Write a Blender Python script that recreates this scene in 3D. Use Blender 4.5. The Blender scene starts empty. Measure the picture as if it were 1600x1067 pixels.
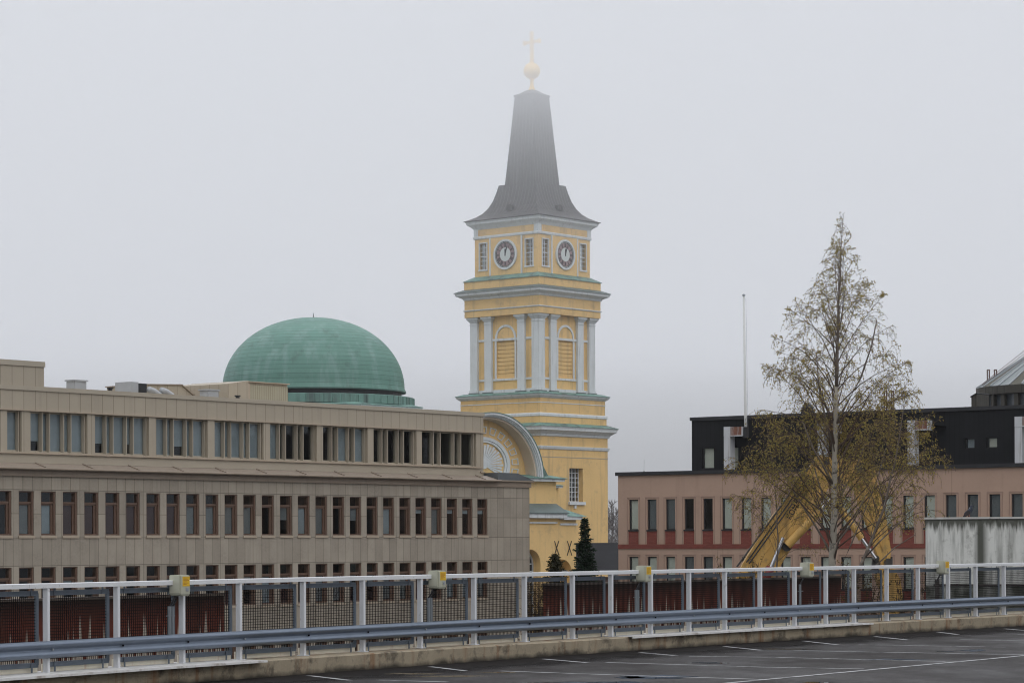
import bpy, bmesh, math, random
from mathutils import Vector, Matrix
R = math.radians
random.seed(7)
scene = bpy.context.scene
C = scene.collection
EYE = 1.7            # camera height; the parking deck lies at DECK, the street at GROUND
DECK = -0.52
GROUND = -6.5
F = 4000.0           # focal length in pixels of the 1600 px wide photograph
ROLL = 0.0035        # the photograph's slight tilt

# ---------------------------------------------------------------- camera
cam_d = bpy.data.cameras.new('camera'); cam = bpy.data.objects.new('camera', cam_d); C.objects.link(cam)
cam_d.lens = 90.0; cam_d.sensor_width = 36.0; cam_d.shift_y = (846 - 533.5) / 1600.0
cam_d.clip_start = 0.5; cam_d.clip_end = 5000
cam.location = (0, 0, EYE); cam.rotation_euler = (R(90), 0, 0)
cam.rotation_euler = (Matrix.Rotation(ROLL, 4, 'Y') @ Matrix.Rotation(R(90), 4, 'X')).to_euler()
scene.camera = cam

# ---------------------------------------------------------------- world: an overcast sky, brighter towards the zenith
w = bpy.data.worlds.new('World'); scene.world = w; w.use_nodes = True
nt = w.node_tree; nt.nodes.clear()
out = nt.nodes.new('ShaderNodeOutputWorld'); bg = nt.nodes.new('ShaderNodeBackground')
tc = nt.nodes.new('ShaderNodeTexCoord'); sx = nt.nodes.new('ShaderNodeSeparateXYZ')
nt.links.new(tc.outputs['Generated'], sx.inputs[0])
ma = nt.nodes.new('ShaderNodeMath'); ma.operation = 'MAXIMUM'; ma.inputs[1].default_value = 0.0
nt.links.new(sx.outputs['Z'], ma.inputs[0])
mb_ = nt.nodes.new('ShaderNodeMath'); mb_.operation = 'MULTIPLY_ADD'; mb_.inputs[1].default_value = 4.0; mb_.inputs[2].default_value = 1.0
nt.links.new(ma.outputs[0], mb_.inputs[0])
vm = nt.nodes.new('ShaderNodeVectorMath'); vm.operation = 'SCALE'; vm.inputs[0].default_value = (4.02, 4.14, 4.40)
nt.links.new(mb_.outputs[0], vm.inputs['Scale'])
sky = nt.nodes.new('ShaderNodeTexSky'); sky.sky_type = 'NISHITA'; sky.sun_disc = False
sky.sun_elevation = R(38); sky.sun_rotation = R(150); sky.air_density = 1.0; sky.dust_density = 6.0
mx = nt.nodes.new('ShaderNodeMix'); mx.data_type = 'RGBA'; mx.inputs[0].default_value = 0.06
nt.links.new(vm.outputs[0], mx.inputs[6]); nt.links.new(sky.outputs[0], mx.inputs[7])
nt.links.new(mx.outputs[2], bg.inputs['Color']); bg.inputs['Strength'].default_value = 0.1
nt.links.new(bg.outputs[0], out.inputs['Surface'])

sun_d = bpy.data.lights.new('sun', 'SUN'); sun = bpy.data.objects.new('sun', sun_d); C.objects.link(sun)
sun_d.energy = 0.5; sun_d.angle = R(30); sun_d.color = (1.0, 0.97, 0.92)
sun.rotation_euler = (R(52), 0, R(30))     # from behind the camera, high, well diffused by the cloud
scene.view_settings.view_transform = 'Standard'; scene.view_settings.look = 'None'
scene.view_settings.exposure = 0.06; scene.view_settings.gamma = 1.0
cy = scene.cycles
cy.max_bounces = 8; cy.diffuse_bounces = 3; cy.glossy_bounces = 3; cy.transparent_max_bounces = 16; cy.volume_bounces = 6
cy.use_denoising = True; cy.pixel_filter_type = 'BLACKMAN_HARRIS'; cy.filter_width = 1.1
cy.volume_step_rate = 1.0; cy.volume_max_steps = 256

# ---------------------------------------------------------------- helpers
def at(px, py, Y):
    """The point at depth Y that the photograph shows at pixel (px, py)."""
    u = px - 800.0; v = 846.0 - py
    return Vector(((u + v * ROLL) / F * Y, Y, EYE + (v - u * ROLL) / F * Y))

def tag(o, label=None, cat=None, group=None, kind=None):
    if label: o['label'] = label
    if cat: o['category'] = cat
    if group: o['group'] = group
    if kind: o['kind'] = kind
    return o

def thing(name, label, cat, loc=(0, 0, 0), rotz=0.0, group=None):
    o = bpy.data.objects.new(name, None); C.objects.link(o); o.empty_display_size = 0.5
    o.location = loc; o.rotation_euler = (0, 0, rotz)
    return tag(o, label, cat, group)

def copy_tree(o, parent=None):
    c = o.copy(); C.objects.link(c); c.parent = parent
    for ch in list(o.children): copy_tree(ch, c)
    return c

class MB:
    def __init__(s): s.v = []; s.f = []; s.m = []; s.X = Matrix.Identity(4)
    def add(s, pts, faces, m=0):
        b = len(s.v); s.v += [s.X @ Vector(p) for p in pts]
        for f in faces: s.f.append([b + i for i in f]); s.m.append(m)
    def box(s, x0, x1, y0, y1, z0, z1, m=0):
        s.add([(x0,y0,z0),(x1,y0,z0),(x1,y1,z0),(x0,y1,z0),(x0,y0,z1),(x1,y0,z1),(x1,y1,z1),(x0,y1,z1)],
              [(0,3,2,1),(4,5,6,7),(0,1,5,4),(1,2,6,5),(2,3,7,6),(3,0,4,7)], m)
    def quad(s, *p, m=0): s.add(p, [tuple(range(len(p)))], m)
    def beam(s, p, q, wx, wz, m=0, up=(0,0,1)):
        """A box of section wx (sideways) by wz from p to q."""
        p = Vector(p); q = Vector(q); d = (q - p).normalized(); sd = d.cross(Vector(up))
        if sd.length < 1e-4: sd = Vector((1,0,0))
        sd.normalize(); u = sd.cross(d)
        a = sd * wx / 2; b = u * wz / 2
        s.add([p-a-b, p+a-b, p+a+b, p-a+b, q-a-b, q+a-b, q+a+b, q-a+b],
              [(0,3,2,1),(4,5,6,7),(0,1,5,4),(1,2,6,5),(2,3,7,6),(3,0,4,7)], m)
    def prism(s, poly, y0, y1, m=0):
        """poly: (x, z) outline, pulled from y0 to y1."""
        n = len(poly)
        s.add([(x, y0, z) for x, z in poly] + [(x, y1, z) for x, z in poly],
              [tuple(range(n)), tuple(range(2*n-1, n-1, -1))] + [(i, (i+1) % n, n + (i+1) % n, n + i) for i in range(n)], m)
    def slab(s, poly, z0, z1, m=0):
        n = len(poly)
        s.add([(x, y, z0) for x, y in poly] + [(x, y, z1) for x, y in poly],
              [tuple(range(n-1, -1, -1)), tuple(range(n, 2*n))] + [(i, (i+1) % n, n + (i+1) % n, n + i) for i in range(n)], m)
    def tube(s, pts, rad, n=6, m=0, cap=True):
        pts = [Vector(p) for p in pts]; rings = []
        for i, p in enumerate(pts):
            d = (pts[min(i+1, len(pts)-1)] - pts[max(i-1, 0)]).normalized()
            a = d.cross(Vector((0,0,1)) if abs(d.z) < .9 else Vector((1,0,0))).normalized(); b = d.cross(a)
            r = rad[i] if isinstance(rad, (list, tuple)) else rad
            rings.append([p + (a * math.cos(2*math.pi*k/n) + b * math.sin(2*math.pi*k/n)) * r for k in range(n)])
        base = [x for ring in rings for x in ring]; fs = []
        for i in range(len(pts)-1):
            for k in range(n):
                fs.append((i*n+k, i*n+(k+1) % n, (i+1)*n+(k+1) % n, (i+1)*n+k))
        if cap: fs += [tuple(range(n-1, -1, -1)), tuple(range((len(pts)-1)*n, len(pts)*n))]
        s.add(base, fs, m)
    def lathe(s, prof, n=32, m=0, rot=0.0, sx=1.0, c=(0, 0)):
        """prof: (radius, z) from below upwards, round the z axis."""
        base = []; fs = []
        for r, z in prof:
            for k in range(n):
                a = rot + 2*math.pi*k/n; base.append((c[0] + r*sx*math.cos(a), c[1] + r*math.sin(a), z))
        for i in range(len(prof)-1):
            for k in range(n):
                fs.append((i*n+k, i*n+(k+1) % n, (i+1)*n+(k+1) % n, (i+1)*n+k))
        fs += [tuple(range(n-1, -1, -1)), tuple(range((len(prof)-1)*n, len(prof)*n))]
        s.add(base, fs, m)
    def squares(s, prof, m=0):
        """a square tower piece: (half width, z) from below upwards."""
        s.lathe([(h*math.sqrt(2), z) for h, z in prof], 4, m, rot=math.pi/4)
    def wall(s, x0, x1, z0, z1, holes, y, depth, m=0, mr=None):
        """A wall face in the x-z plane at y with rectangular openings (x0,x1,z0,z1) and their reveals."""
        zs = sorted({z0, z1, *[h[2] for h in holes], *[h[3] for h in holes]}); zs = [z for z in zs if z0 <= z <= z1]
        for a, b in zip(zs, zs[1:]):
            zc = (a+b)/2; cuts = sorted((h[0], h[1]) for h in holes if h[2] < zc < h[3]); x = x0
            for ha, hb in cuts:
                if ha > x: s.quad((x,y,a),(ha,y,a),(ha,y,b),(x,y,b), m=m)
                x = hb
            if x < x1: s.quad((x,y,a),(x1,y,a),(x1,y,b),(x,y,b), m=m)
        r = m if mr is None else mr; e = y + depth
        for a, b, c, d in holes:
            s.quad((a,y,c),(a,y,d),(a,e,d),(a,e,c), m=r); s.quad((b,y,c),(b,e,c),(b,e,d),(b,y,d), m=r)
            s.quad((a,y,c),(a,e,c),(b,e,c),(b,y,c), m=r); s.quad((a,y,d),(b,y,d),(b,e,d),(a,e,d), m=r)
    def build(s, name, mats, parent=None, smooth=False, bevel=0.0, origin=(0,0,0), auto=None):
        me = bpy.data.meshes.new(name); o3 = Vector(origin)
        me.from_pydata([tuple(v - o3) for v in s.v], [], s.f)
        if not isinstance(mats, (list, tuple)): mats = [mats]
        for mt in mats: me.materials.append(mt)
        if len(mats) > 1: me.polygons.foreach_set('material_index', s.m)
        bm = bmesh.new(); bm.from_mesh(me); bmesh.ops.recalc_face_normals(bm, faces=bm.faces)
        if bevel:
            bmesh.ops.bevel(bm, geom=[e for e in bm.edges if e.is_manifold and e.calc_face_angle(0) > .5], offset=bevel, segments=2, affect='EDGES', clamp_overlap=True)
        bm.to_mesh(me); bm.free()
        if smooth:
            me.polygons.foreach_set('use_smooth', [True]*len(me.polygons))
            if auto: me.set_sharp_from_angle(angle=R(auto))
        me.update()
        o = bpy.data.objects.new(name, me); C.objects.link(o)
        if parent: o.parent = parent
        else: o.location = origin
        return o

# ---------------------------------------------------------------- materials
def mk(name, col, rough=.75, var=.12, vs=1.5, metal=0.0, spec=.4, streak=None, streaks=3.0, joints=None, stain=None, bump=0.0, bscale=30, zband=None, coat=0.0, detail=6):
    """streak: (colour, amount, threshold) vertical runs; joints: (w, h, mortar, colour, variation, offset); stain: (colour, amount, scale, threshold)"""
    m = bpy.data.materials.new(name); m.use_nodes = True; t = m.node_tree; N = t.nodes; L = t.links
    b = N['Principled BSDF']; b.inputs['Roughness'].default_value = rough; b.inputs['Metallic'].default_value = metal
    b.inputs['Specular IOR Level'].default_value = spec
    tc = N.new('ShaderNodeTexCoord'); P = tc.outputs['Object']
    def noise(scale, det=detail, vec=None, rg=.55):
        n = N.new('ShaderNodeTexNoise'); n.inputs['Scale'].default_value = scale; n.inputs['Detail'].default_value = det; n.inputs['Roughness'].default_value = rg
        L.new(vec if vec is not None else P, n.inputs['Vector']); return n.outputs['Fac']
    def ramp(fac, a, b_):
        r = N.new('ShaderNodeMapRange'); r.inputs[1].default_value = a; r.inputs[2].default_value = b_; L.new(fac, r.inputs[0]); return r.outputs[0]
    def mix(f, a, b_, mode='MIX'):
        x = N.new('ShaderNodeMix'); x.data_type = 'RGBA'; x.blend_type = mode
        if isinstance(f, (int, float)): x.inputs[0].default_value = f
        else: L.new(f, x.inputs[0])
        for i, c in ((6, a), (7, b_)):
            if isinstance(c, tuple): x.inputs[i].default_value = (*c, 1)
            else: L.new(c, x.inputs[i])
        return x.outputs[2]
    def mul(a, k):
        x = N.new('ShaderNodeMath'); x.operation = 'MULTIPLY'; L.new(a, x.inputs[0])
        if isinstance(k, (int, float)): x.inputs[1].default_value = k
        else: L.new(k, x.inputs[1])
        return x.outputs[0]
    lo = tuple(c*(1-var) for c in col); hi = tuple(min(1, c*(1+var)) for c in col)
    c = mix(ramp(noise(vs), .3, .7), lo, hi)
    c = mix(ramp(noise(vs*9), .25, .75), c, tuple(min(1, x*(1+var*.6)) for x in col)) if var else c
    if var:
        fin = mix(.35, c, c); c = fin
    sp = N.new('ShaderNodeSeparateXYZ'); L.new(P, sp.inputs[0])
    if joints:
        jw, jh, mo, jc, jv, off = joints
        ad = N.new('ShaderNodeMath'); ad.operation = 'ADD'; L.new(sp.outputs[0], ad.inputs[0]); L.new(sp.outputs[1], ad.inputs[1])
        cb = N.new('ShaderNodeCombineXYZ'); L.new(ad.outputs[0], cb.inputs[0])
        def op(o, a, b_=0.0, c_=None):
            x = N.new('ShaderNodeMath'); x.operation = o
            for i, q in enumerate((a, b_, c_)):
                if q is None: continue
                if isinstance(q, (int, float)): x.inputs[i].default_value = q
                else: L.new(q, x.inputs[i])
            return x.outputs[0]
        if name == 'stone':                                 # courses of 1.07, 1.07 and 1.25 m per storey
            p_ = op('ADD', sp.outputs[2], 33.9 - (1.95 - GROUND)); k_ = op('FLOOR', op('DIVIDE', p_, 3.39)); t_ = op('MULTIPLY_ADD', k_, -3.39, p_)
            u_ = op('ADD', op('DIVIDE', op('MINIMUM', t_, 2.14), 1.07), op('DIVIDE', op('MAXIMUM', op('SUBTRACT', t_, 2.14), 0.0), 1.25)); jh = 1.0
            L.new(op('MULTIPLY_ADD', k_, 3.0, u_), cb.inputs[1])
        else: L.new(op('ADD', sp.outputs[2], 100*jh - off), cb.inputs[1])
        br = N.new('ShaderNodeTexBrick'); br.offset = 0.5 if jh < .2 else 0.0; br.inputs['Scale'].default_value = 1; br.inputs['Brick Width'].default_value = jw; br.inputs['Row Height'].default_value = jh
        br.inputs['Mortar Size'].default_value = mo; br.inputs['Mortar Smooth'].default_value = .1
        br.inputs['Color1'].default_value = (1, 1, 1, 1); br.inputs['Color2'].default_value = (1-jv, 1-jv, 1-jv, 1); br.inputs['Mortar'].default_value = (*jc, 1)
        L.new(cb.outputs[0], br.inputs['Vector']); c = mix(1.0, c, br.outputs['Color'], 'MULTIPLY')
    if stain:
        sc, sa, ss, st = stain
        c = mix(mul(ramp(noise(ss, 8, None, .65), st, st+.12), sa), c, sc)
    if streak:
        mp = N.new('ShaderNodeMapping'); mp.inputs['Scale'].default_value = (streaks, streaks, streaks*.07); L.new(P, mp.inputs[0])
        sc, sa, st = streak
        f = mul(ramp(noise(1.0, 7, mp.outputs[0], .6), st, st+.16), sa)
        if zband:
            f = mul(f, ramp(sp.outputs[2], zband[0], zband[1]))
        c = mix(f, c, sc)
    L.new(c, b.inputs['Base Color'])
    r = N.new('ShaderNodeMapRange'); r.inputs[3].default_value = max(.02, rough-.12); r.inputs[4].default_value = min(1, rough+.12); L.new(noise(vs*4), r.inputs[0]); L.new(r.outputs[0], b.inputs['Roughness'])
    if bump:
        bp = N.new('ShaderNodeBump'); bp.inputs['Strength'].default_value = bump; bp.inputs['Distance'].default_value = .02; L.new(noise(bscale, 4), bp.inputs['Height']); L.new(bp.outputs[0], b.inputs['Normal'])
    return m

def glassmat(name, tint=(.75,.82,.84), base=.12):
    m = bpy.data.materials.new(name); m.use_nodes = True; t = m.node_tree; t.nodes.clear(); N = t.nodes; L = t.links
    o = N.new('ShaderNodeOutputMaterial'); a = N.new('ShaderNodeBsdfTransparent'); a.inputs[0].default_value = (*tint, 1)
    g = N.new('ShaderNodeBsdfGlossy'); g.inputs['Roughness'].default_value = .03; g.inputs[0].default_value = (.75,.8,.85,1)
    f = N.new('ShaderNodeLayerWeight'); f.inputs[0].default_value = .5
    p = N.new('ShaderNodeMath'); p.operation = 'POWER'; p.inputs[1].default_value = 5; L.new(f.outputs['Facing'], p.inputs[0])
    k = N.new('ShaderNodeMath'); k.operation = 'MULTIPLY_ADD'; k.inputs[1].default_value = .9; k.inputs[2].default_value = .035 + base; L.new(p.outputs[0], k.inputs[0])
    x = N.new('ShaderNodeMixShader'); L.new(k.outputs[0], x.inputs[0]); L.new(a.outputs[0], x.inputs[1]); L.new(g.outputs[0], x.inputs[2]); L.new(x.outputs[0], o.inputs[0])
    return m

def leafmat(name, cols, rough=.6, trans=.35):
    m = bpy.data.materials.new(name); m.use_nodes = True; t = m.node_tree; N = t.nodes; L = t.links; N.clear()
    o = N.new('ShaderNodeOutputMaterial'); d = N.new('ShaderNodeBsdfDiffuse'); tr = N.new('ShaderNodeBsdfTranslucent'); x = N.new('ShaderNodeMixShader'); x.inputs[0].default_value = trans
    g = N.new('ShaderNodeNewGeometry'); r = N.new('ShaderNodeValToRGB'); r.color_ramp.interpolation = 'LINEAR'
    els = r.color_ramp.elements; els[0].color = (*cols[0], 1); els[1].color = (*cols[-1], 1)
    for i, c in enumerate(cols[1:-1]): e = els.new((i+1)/(len(cols)-1)); e.color = (*c, 1)
    L.new(g.outputs['Random Per Island'], r.inputs[0])
    for s_ in (d, tr): L.new(r.outputs[0], s_.inputs[0])
    L.new(d.outputs[0], x.inputs[1]); L.new(tr.outputs[0], x.inputs[2]); L.new(x.outputs[0], o.inputs[0])
    return m

MT = {}
MT['stone'] = mk('stone', (.35,.305,.245), .8, .2, .9, joints=(.56, 1.13, .011, (.36,.34,.32), .21, .66), streak=((.16,.14,.115), .35, .54), streaks=3.2, bump=.3)
MT['cladding'] = mk('beige_cladding', (.40,.345,.265), .55, .05, .7, joints=(.6725, 40, .011, (.35,.33,.30), .05, 0), streak=((.2,.17,.13), .25, .55), streaks=2)
MT['beige'] = mk('beige_metal', (.39,.34,.265), .5, .06, 1.2)
MT['beige_dark'] = mk('brown_beige_metal', (.27,.215,.165), .5, .1, 1.5, streak=((.15,.12,.09), .4, .55))
MT['eaves'] = mk('eaves_metal', (.27,.22,.175), .45, .15, 2.5, stain=((.12,.10,.085), .6, 9, .56))
MT['brown_frame'] = mk('brown_window_frame', (.125,.075,.052), .5, .15, 3)
MT['sill'] = mk('sill_metal', (.40,.325,.245), .45, .08, 3)
MT['interior'] = mk('dark_room', (.03,.024,.023), .9, .3, .5)
MT['glass'] = glassmat('window_glass')
MT['glass_dark'] = glassmat('window_glass_plain', (.9,.92,.92), .0)
MT['blind_dim'] = mk('dim_blind', (.15,.158,.16), .8, .2, 1.2, joints=(9, .05, .004, (.7,.7,.7), .03, 0))
MT['blind_grey'] = mk('grey_blind', (.265,.30,.32), .8, .12, .8, joints=(9, .05, .004, (.7,.7,.7), .03, 0))
MT['blind_cream'] = mk('cream_blind', (.60,.59,.50), .8, .08, .8)
MT['blind_red'] = mk('dark_red_curtain', (.05,.02,.018), .9, .2, 1)
MT['roof_dark'] = mk('dark_roofing', (.10,.11,.115), .7, .2, 1)
MT['galv'] = mk('galvanised_steel', (.33,.35,.37), .45, .14, 4, metal=.35)
MT['yellow'] = mk('yellow_plaster', (.72,.49,.215), .85, .09, .5, streak=((.40,.29,.17), .5, .53), streaks=1.6, stain=((.5,.35,.19), .5, .9, .54))
MT['white'] = mk('white_trim', (.62,.645,.65), .7, .07, 1.5, streak=((.33,.33,.31), .5, .54))
MT['copper'] = mk('green_copper', (.13,.235,.20), .6, .25, .6, streak=((.075,.095,.09), .8, .48), streaks=1.2)
MT['copper_dark'] = mk('dark_green_roof', (.10,.13,.125), .6, .25, .8)
MT['gold'] = mk('gold', (.95,.62,.14), .45, .05, 2, metal=.3)
MT['clock_white'] = mk('clock_white', (.58,.62,.60), .6, .03, 2)
MT['clock_red'] = mk('clock_ring', (.27,.19,.19), .6, .08, 4)
MT['clock_black'] = mk('clock_black', (.012,.011,.013), .6, 0, 2)
MT['pink'] = mk('pink_concrete', (.40,.275,.205), .85, .08, .6, streak=((.22,.14,.11), .3, .55), streaks=1.5, joints=(7.4, 60, .02, (.7,.68,.66), 0, 0))
MT['brick'] = mk('red_brick', (.20,.055,.04), .85, .2, 3, joints=(.25, .08, .008, (.75,.62,.55), .25, 0))
MT['black_clad'] = mk('black_cladding', (.014,.0145,.016), .7, .15, 1, spec=.12, joints=(.3, 60, .012, (.45,.45,.45), .12, 0))
MT['black'] = mk('black_metal', (.018,.018,.02), .5, .2, 2)
MT['white_metal'] = mk('white_weathered_metal', (.50,.51,.52), .6, .1, 2, streak=((.25,.2,.17), .55, .54), streaks=5)
MT['rust'] = mk('rusty_metal', (.16,.07,.045), .8, .45, 3, streak=((.4,.38,.36), .8, .5), streaks=7)
MT['rust_dark'] = mk('rusty_bar', (.12,.075,.065), .8, .3, 3)
def finish_exports(): pass

# ================================================================ setting
def tz(): return Matrix.Translation((0, 0, -GROUND))
def BB():
    g = MB(); g.X = tz(); return g
MT['street'] = mk('street_asphalt', (.07,.07,.07), .8, .25, .05)
g = MB(); g.quad((-1500,-400,GROUND),(1500,-400,GROUND),(1500,2600,GROUND),(-1500,2600,GROUND)); tag(g.build('ground', MT['street']), kind='structure')

# railing path on the deck edge
SC = 1.35
def rail_pt(px):
    h = 141 - .04258*(px-72) + 4.16e-6*(px-72)*(px-894); Y = F/h*SC
    return Vector(((px-800)/F*Y, Y, 0))
K = 4
PX = [-860,-650,-470,-310,-165,-42] + [72,182,284,373,473,566,656,740,819,894,954,1016,1076,1132,1187,1241,1290,1334,1385,1434,1481,1524,1568,1611,1652,1692]
RP = [rail_pt(p) for p in PX]
def nrm(i):
    a = RP[max(i-1,0)]; b = RP[min(i+1,len(RP)-1)]; d = (b-a).normalized(); return Vector((d.y,-d.x,0))
def off(d, i0=0, i1=None):
    """The rail path shifted by d metres towards the deck."""
    i1 = len(RP) if i1 is None else i1
    return [RP[i] + nrm(i)*d for i in range(i0, i1)]
def ribbon(g, prof, i0=0, i1=None, m=0, closed=True):
    """Sweep a profile of (offset towards the deck, z) along the railing path."""
    i1 = len(RP) if i1 is None else i1
    n = len(prof); base = []
    for i in range(i0, i1):
        for d, z in prof: p = RP[i] + nrm(i)*d; base.append((p.x, p.y, z))
    fs = []; k = n if closed else n-1
    for j in range(i1-i0-1):
        for a in range(k): b = (a+1) % n; fs.append((j*n+a, j*n+b, (j+1)*n+b, (j+1)*n+a))
    if closed: fs += [tuple(range(n)), tuple(range((i1-i0-1)*n, (i1-i0)*n))]
    g.add(base, fs, m)

# wet asphalt of the parking deck
def asphalt():
    m = bpy.data.materials.new('wet_asphalt'); m.use_nodes = True; t = m.node_tree; N = t.nodes; L = t.links; b = N['Principled BSDF']
    tc = N.new('ShaderNodeTexCoord'); P = tc.outputs['Object']
    def noise(s, det=6, sc=(1,1,1), rot=0):
        mp = N.new('ShaderNodeMapping'); mp.inputs['Scale'].default_value = sc; mp.inputs['Rotation'].default_value = (0,0,rot); L.new(P, mp.inputs[0])
        n = N.new('ShaderNodeTexNoise'); n.inputs['Scale'].default_value = s; n.inputs['Detail'].default_value = det; n.inputs['Roughness'].default_value = .6; L.new(mp.outputs[0], n.inputs['Vector']); return n.outputs['Fac']
    def mr(f, a, b_, c=0, d=1):
        r = N.new('ShaderNodeMapRange'); r.inputs[1].default_value = a; r.inputs[2].default_value = b_; r.inputs[3].default_value = c; r.inputs[4].default_value = d; L.new(f, r.inputs[0]); return r.outputs[0]
    wet = mr(noise(.35, 7, (1,.5,1), R(-35)), .36, .70)
    grit = mr(noise(22, 4), .3, .7)
    x = N.new('ShaderNodeMix'); x.data_type = 'RGBA'; L.new(grit, x.inputs[0]); x.inputs[6].default_value = (.030,.027,.026,1); x.inputs[7].default_value = (.056,.051,.049,1)
    y = N.new('ShaderNodeMix'); y.data_type = 'RGBA'; y.blend_type = 'MULTIPLY'; y.inputs[0].default_value = 1; L.new(x.outputs[2], y.inputs[6])
    z = N.new('ShaderNodeMix'); z.data_type = 'RGBA'; L.new(wet, z.inputs[0]); z.inputs[6].default_value = (1,1,1,1); z.inputs[7].default_value = (.6,.58,.57,1); L.new(z.outputs[2], y.inputs[7])
    L.new(y.outputs[2], b.inputs['Base Color'])
    L.new(mr(wet, 0, 1, .6, .30), b.inputs['Roughness']); L.new(mr(wet, 0, 1, .012, .05), b.inputs['Specular IOR Level'])
    bp = N.new('ShaderNodeBump'); bp.inputs['Strength'].default_value = .35; bp.inputs['Distance'].default_value = .008; L.new(noise(45, 3), bp.inputs['Height']); L.new(bp.outputs[0], b.inputs['Normal'])
    return m
MT['asphalt'] = asphalt()
MT['curb'] = mk('stained_concrete', (.28,.235,.165), .85, .3, 2.5, streak=((.19,.075,.022), .9, .53), streaks=3.4, stain=((.07,.055,.04), .8, 2.4, .52), bump=.5, bscale=40)
def foot_dark(m, z0, z1, col):
    t = m.node_tree; N = t.nodes; L = t.links; b = N['Principled BSDF']; src = b.inputs['Base Color'].links[0].from_socket
    tc = N.new('ShaderNodeTexCoord'); sp = N.new('ShaderNodeSeparateXYZ'); L.new(tc.outputs['Object'], sp.inputs[0])
    n = N.new('ShaderNodeTexNoise'); n.inputs['Scale'].default_value = 2.2; n.inputs['Detail'].default_value = 6; L.new(tc.outputs['Object'], n.inputs['Vector'])
    a = N.new('ShaderNodeMath'); a.operation = 'MULTIPLY_ADD'; a.inputs[1].default_value = -.22; L.new(n.outputs['Fac'], a.inputs[0]); L.new(sp.outputs[2], a.inputs[2])
    r = N.new('ShaderNodeMapRange'); r.inputs[1].default_value = z0-.11; r.inputs[2].default_value = z1-.11; r.inputs[3].default_value = .93; r.inputs[4].default_value = 0; L.new(a.outputs[0], r.inputs[0])
    y = N.new('ShaderNodeMix'); y.data_type = 'RGBA'; L.new(r.outputs[0], y.inputs[0]); L.new(src, y.inputs[6]); y.inputs[7].default_value = (*col, 1); L.new(y.outputs[2], b.inputs['Base Color'])
foot_dark(MT['curb'], DECK+.0, DECK+.10, (.022,.018,.013))  # curb colour darkens towards its foot, with an uneven upper edge
MT['paint'] = mk('worn_white_paint', (.34,.34,.34), .6, .2, 3, stain=((.06,.06,.06), .92, 3.5, .50))
MT['rail_white'] = mk('white_painted_steel', (.66,.67,.69), .5, .05, 2, stain=((.25,.22,.19), .6, 7, .61))
MT['rail_top'] = mk('chipped_white_paint', (.68,.69,.70), .5, .06, 2, stain=((.10,.085,.075), .9, 14, .62))
MT['coping'] = mk('white_coping_sheet', (.56,.55,.53), .5, .1, 1.5, stain=((.23,.19,.15), .7, 3, .53), streak=((.25,.2,.16), .4, .55), streaks=4)
MT['galv_blue'] = mk('dull_galvanised_steel', (.125,.15,.18), .45, .2, 5, metal=.45)
MT['beam'] = mk('guard_beam_steel', (.18,.215,.27), .42, .12, 6, metal=.5)
MT['wire'] = mk('dark_wire', (.010,.010,.011), .9, 0, 2, spec=.03)
MT['kick'] = mk('cream_kick_plate', (.82,.76,.62), .6, .08, 2, streak=((.42,.12,.03), .9, .60), streaks=3.2)

deck_poly = [(p.x, p.y) for p in off(.32)] ; e = deck_poly[-1]; s0 = deck_poly[0]
deck_poly += [(140, e[1]+30), (140, -60), (s0[0]-14, -60)]
g = MB(); g.slab(deck_poly, DECK-.4, DECK); tag(g.build('parking_deck', MT['asphalt']), kind='structure')
g = MB(); ribbon(g, [(.42, DECK-.01), (.43, -.255), (.40,-.235), (-.35, -.235), (-.35, GROUND), (.10, GROUND), (.10, DECK-.41), (.42, DECK-.41)])
tag(g.build('deck_curb', MT['curb']), kind='structure')
# darker band of asphalt along the foot of the curb, fading outwards
m = asphalt(); m.name = 'gutter_band'; t_ = m.node_tree; N_ = t_.nodes; L_n = t_.links; bs = N_['Principled BSDF']
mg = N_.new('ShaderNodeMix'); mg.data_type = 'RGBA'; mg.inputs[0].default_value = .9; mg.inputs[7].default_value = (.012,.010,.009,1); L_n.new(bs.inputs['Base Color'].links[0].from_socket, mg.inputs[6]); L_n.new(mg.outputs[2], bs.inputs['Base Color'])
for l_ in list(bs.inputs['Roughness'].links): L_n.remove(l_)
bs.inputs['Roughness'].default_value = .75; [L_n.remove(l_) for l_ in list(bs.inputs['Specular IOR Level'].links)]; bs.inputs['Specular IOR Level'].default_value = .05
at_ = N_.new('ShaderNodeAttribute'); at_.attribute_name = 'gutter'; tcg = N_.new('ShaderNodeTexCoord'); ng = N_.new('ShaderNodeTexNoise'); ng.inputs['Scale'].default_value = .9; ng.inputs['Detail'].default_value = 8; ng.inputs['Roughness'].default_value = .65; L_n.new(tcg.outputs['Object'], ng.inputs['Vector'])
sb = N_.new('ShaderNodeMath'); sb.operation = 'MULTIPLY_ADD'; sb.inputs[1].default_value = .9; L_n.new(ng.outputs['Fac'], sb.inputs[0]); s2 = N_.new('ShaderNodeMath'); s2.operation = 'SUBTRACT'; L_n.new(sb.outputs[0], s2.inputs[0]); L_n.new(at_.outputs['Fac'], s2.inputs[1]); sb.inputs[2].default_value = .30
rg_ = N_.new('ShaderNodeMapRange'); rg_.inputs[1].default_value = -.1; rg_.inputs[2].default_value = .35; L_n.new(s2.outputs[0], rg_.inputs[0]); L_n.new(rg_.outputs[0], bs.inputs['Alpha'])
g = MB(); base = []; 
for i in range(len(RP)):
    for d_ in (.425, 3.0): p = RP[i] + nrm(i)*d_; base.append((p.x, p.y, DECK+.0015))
g.add(base, [(2*i, 2*i+1, 2*i+3, 2*i+2) for i in range(len(RP)-1)]); o = g.build('gutter_band', m); a_ = o.data.attributes.new('gutter', 'FLOAT', 'POINT')
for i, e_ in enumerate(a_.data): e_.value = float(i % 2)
tag(o, kind='structure')
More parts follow.
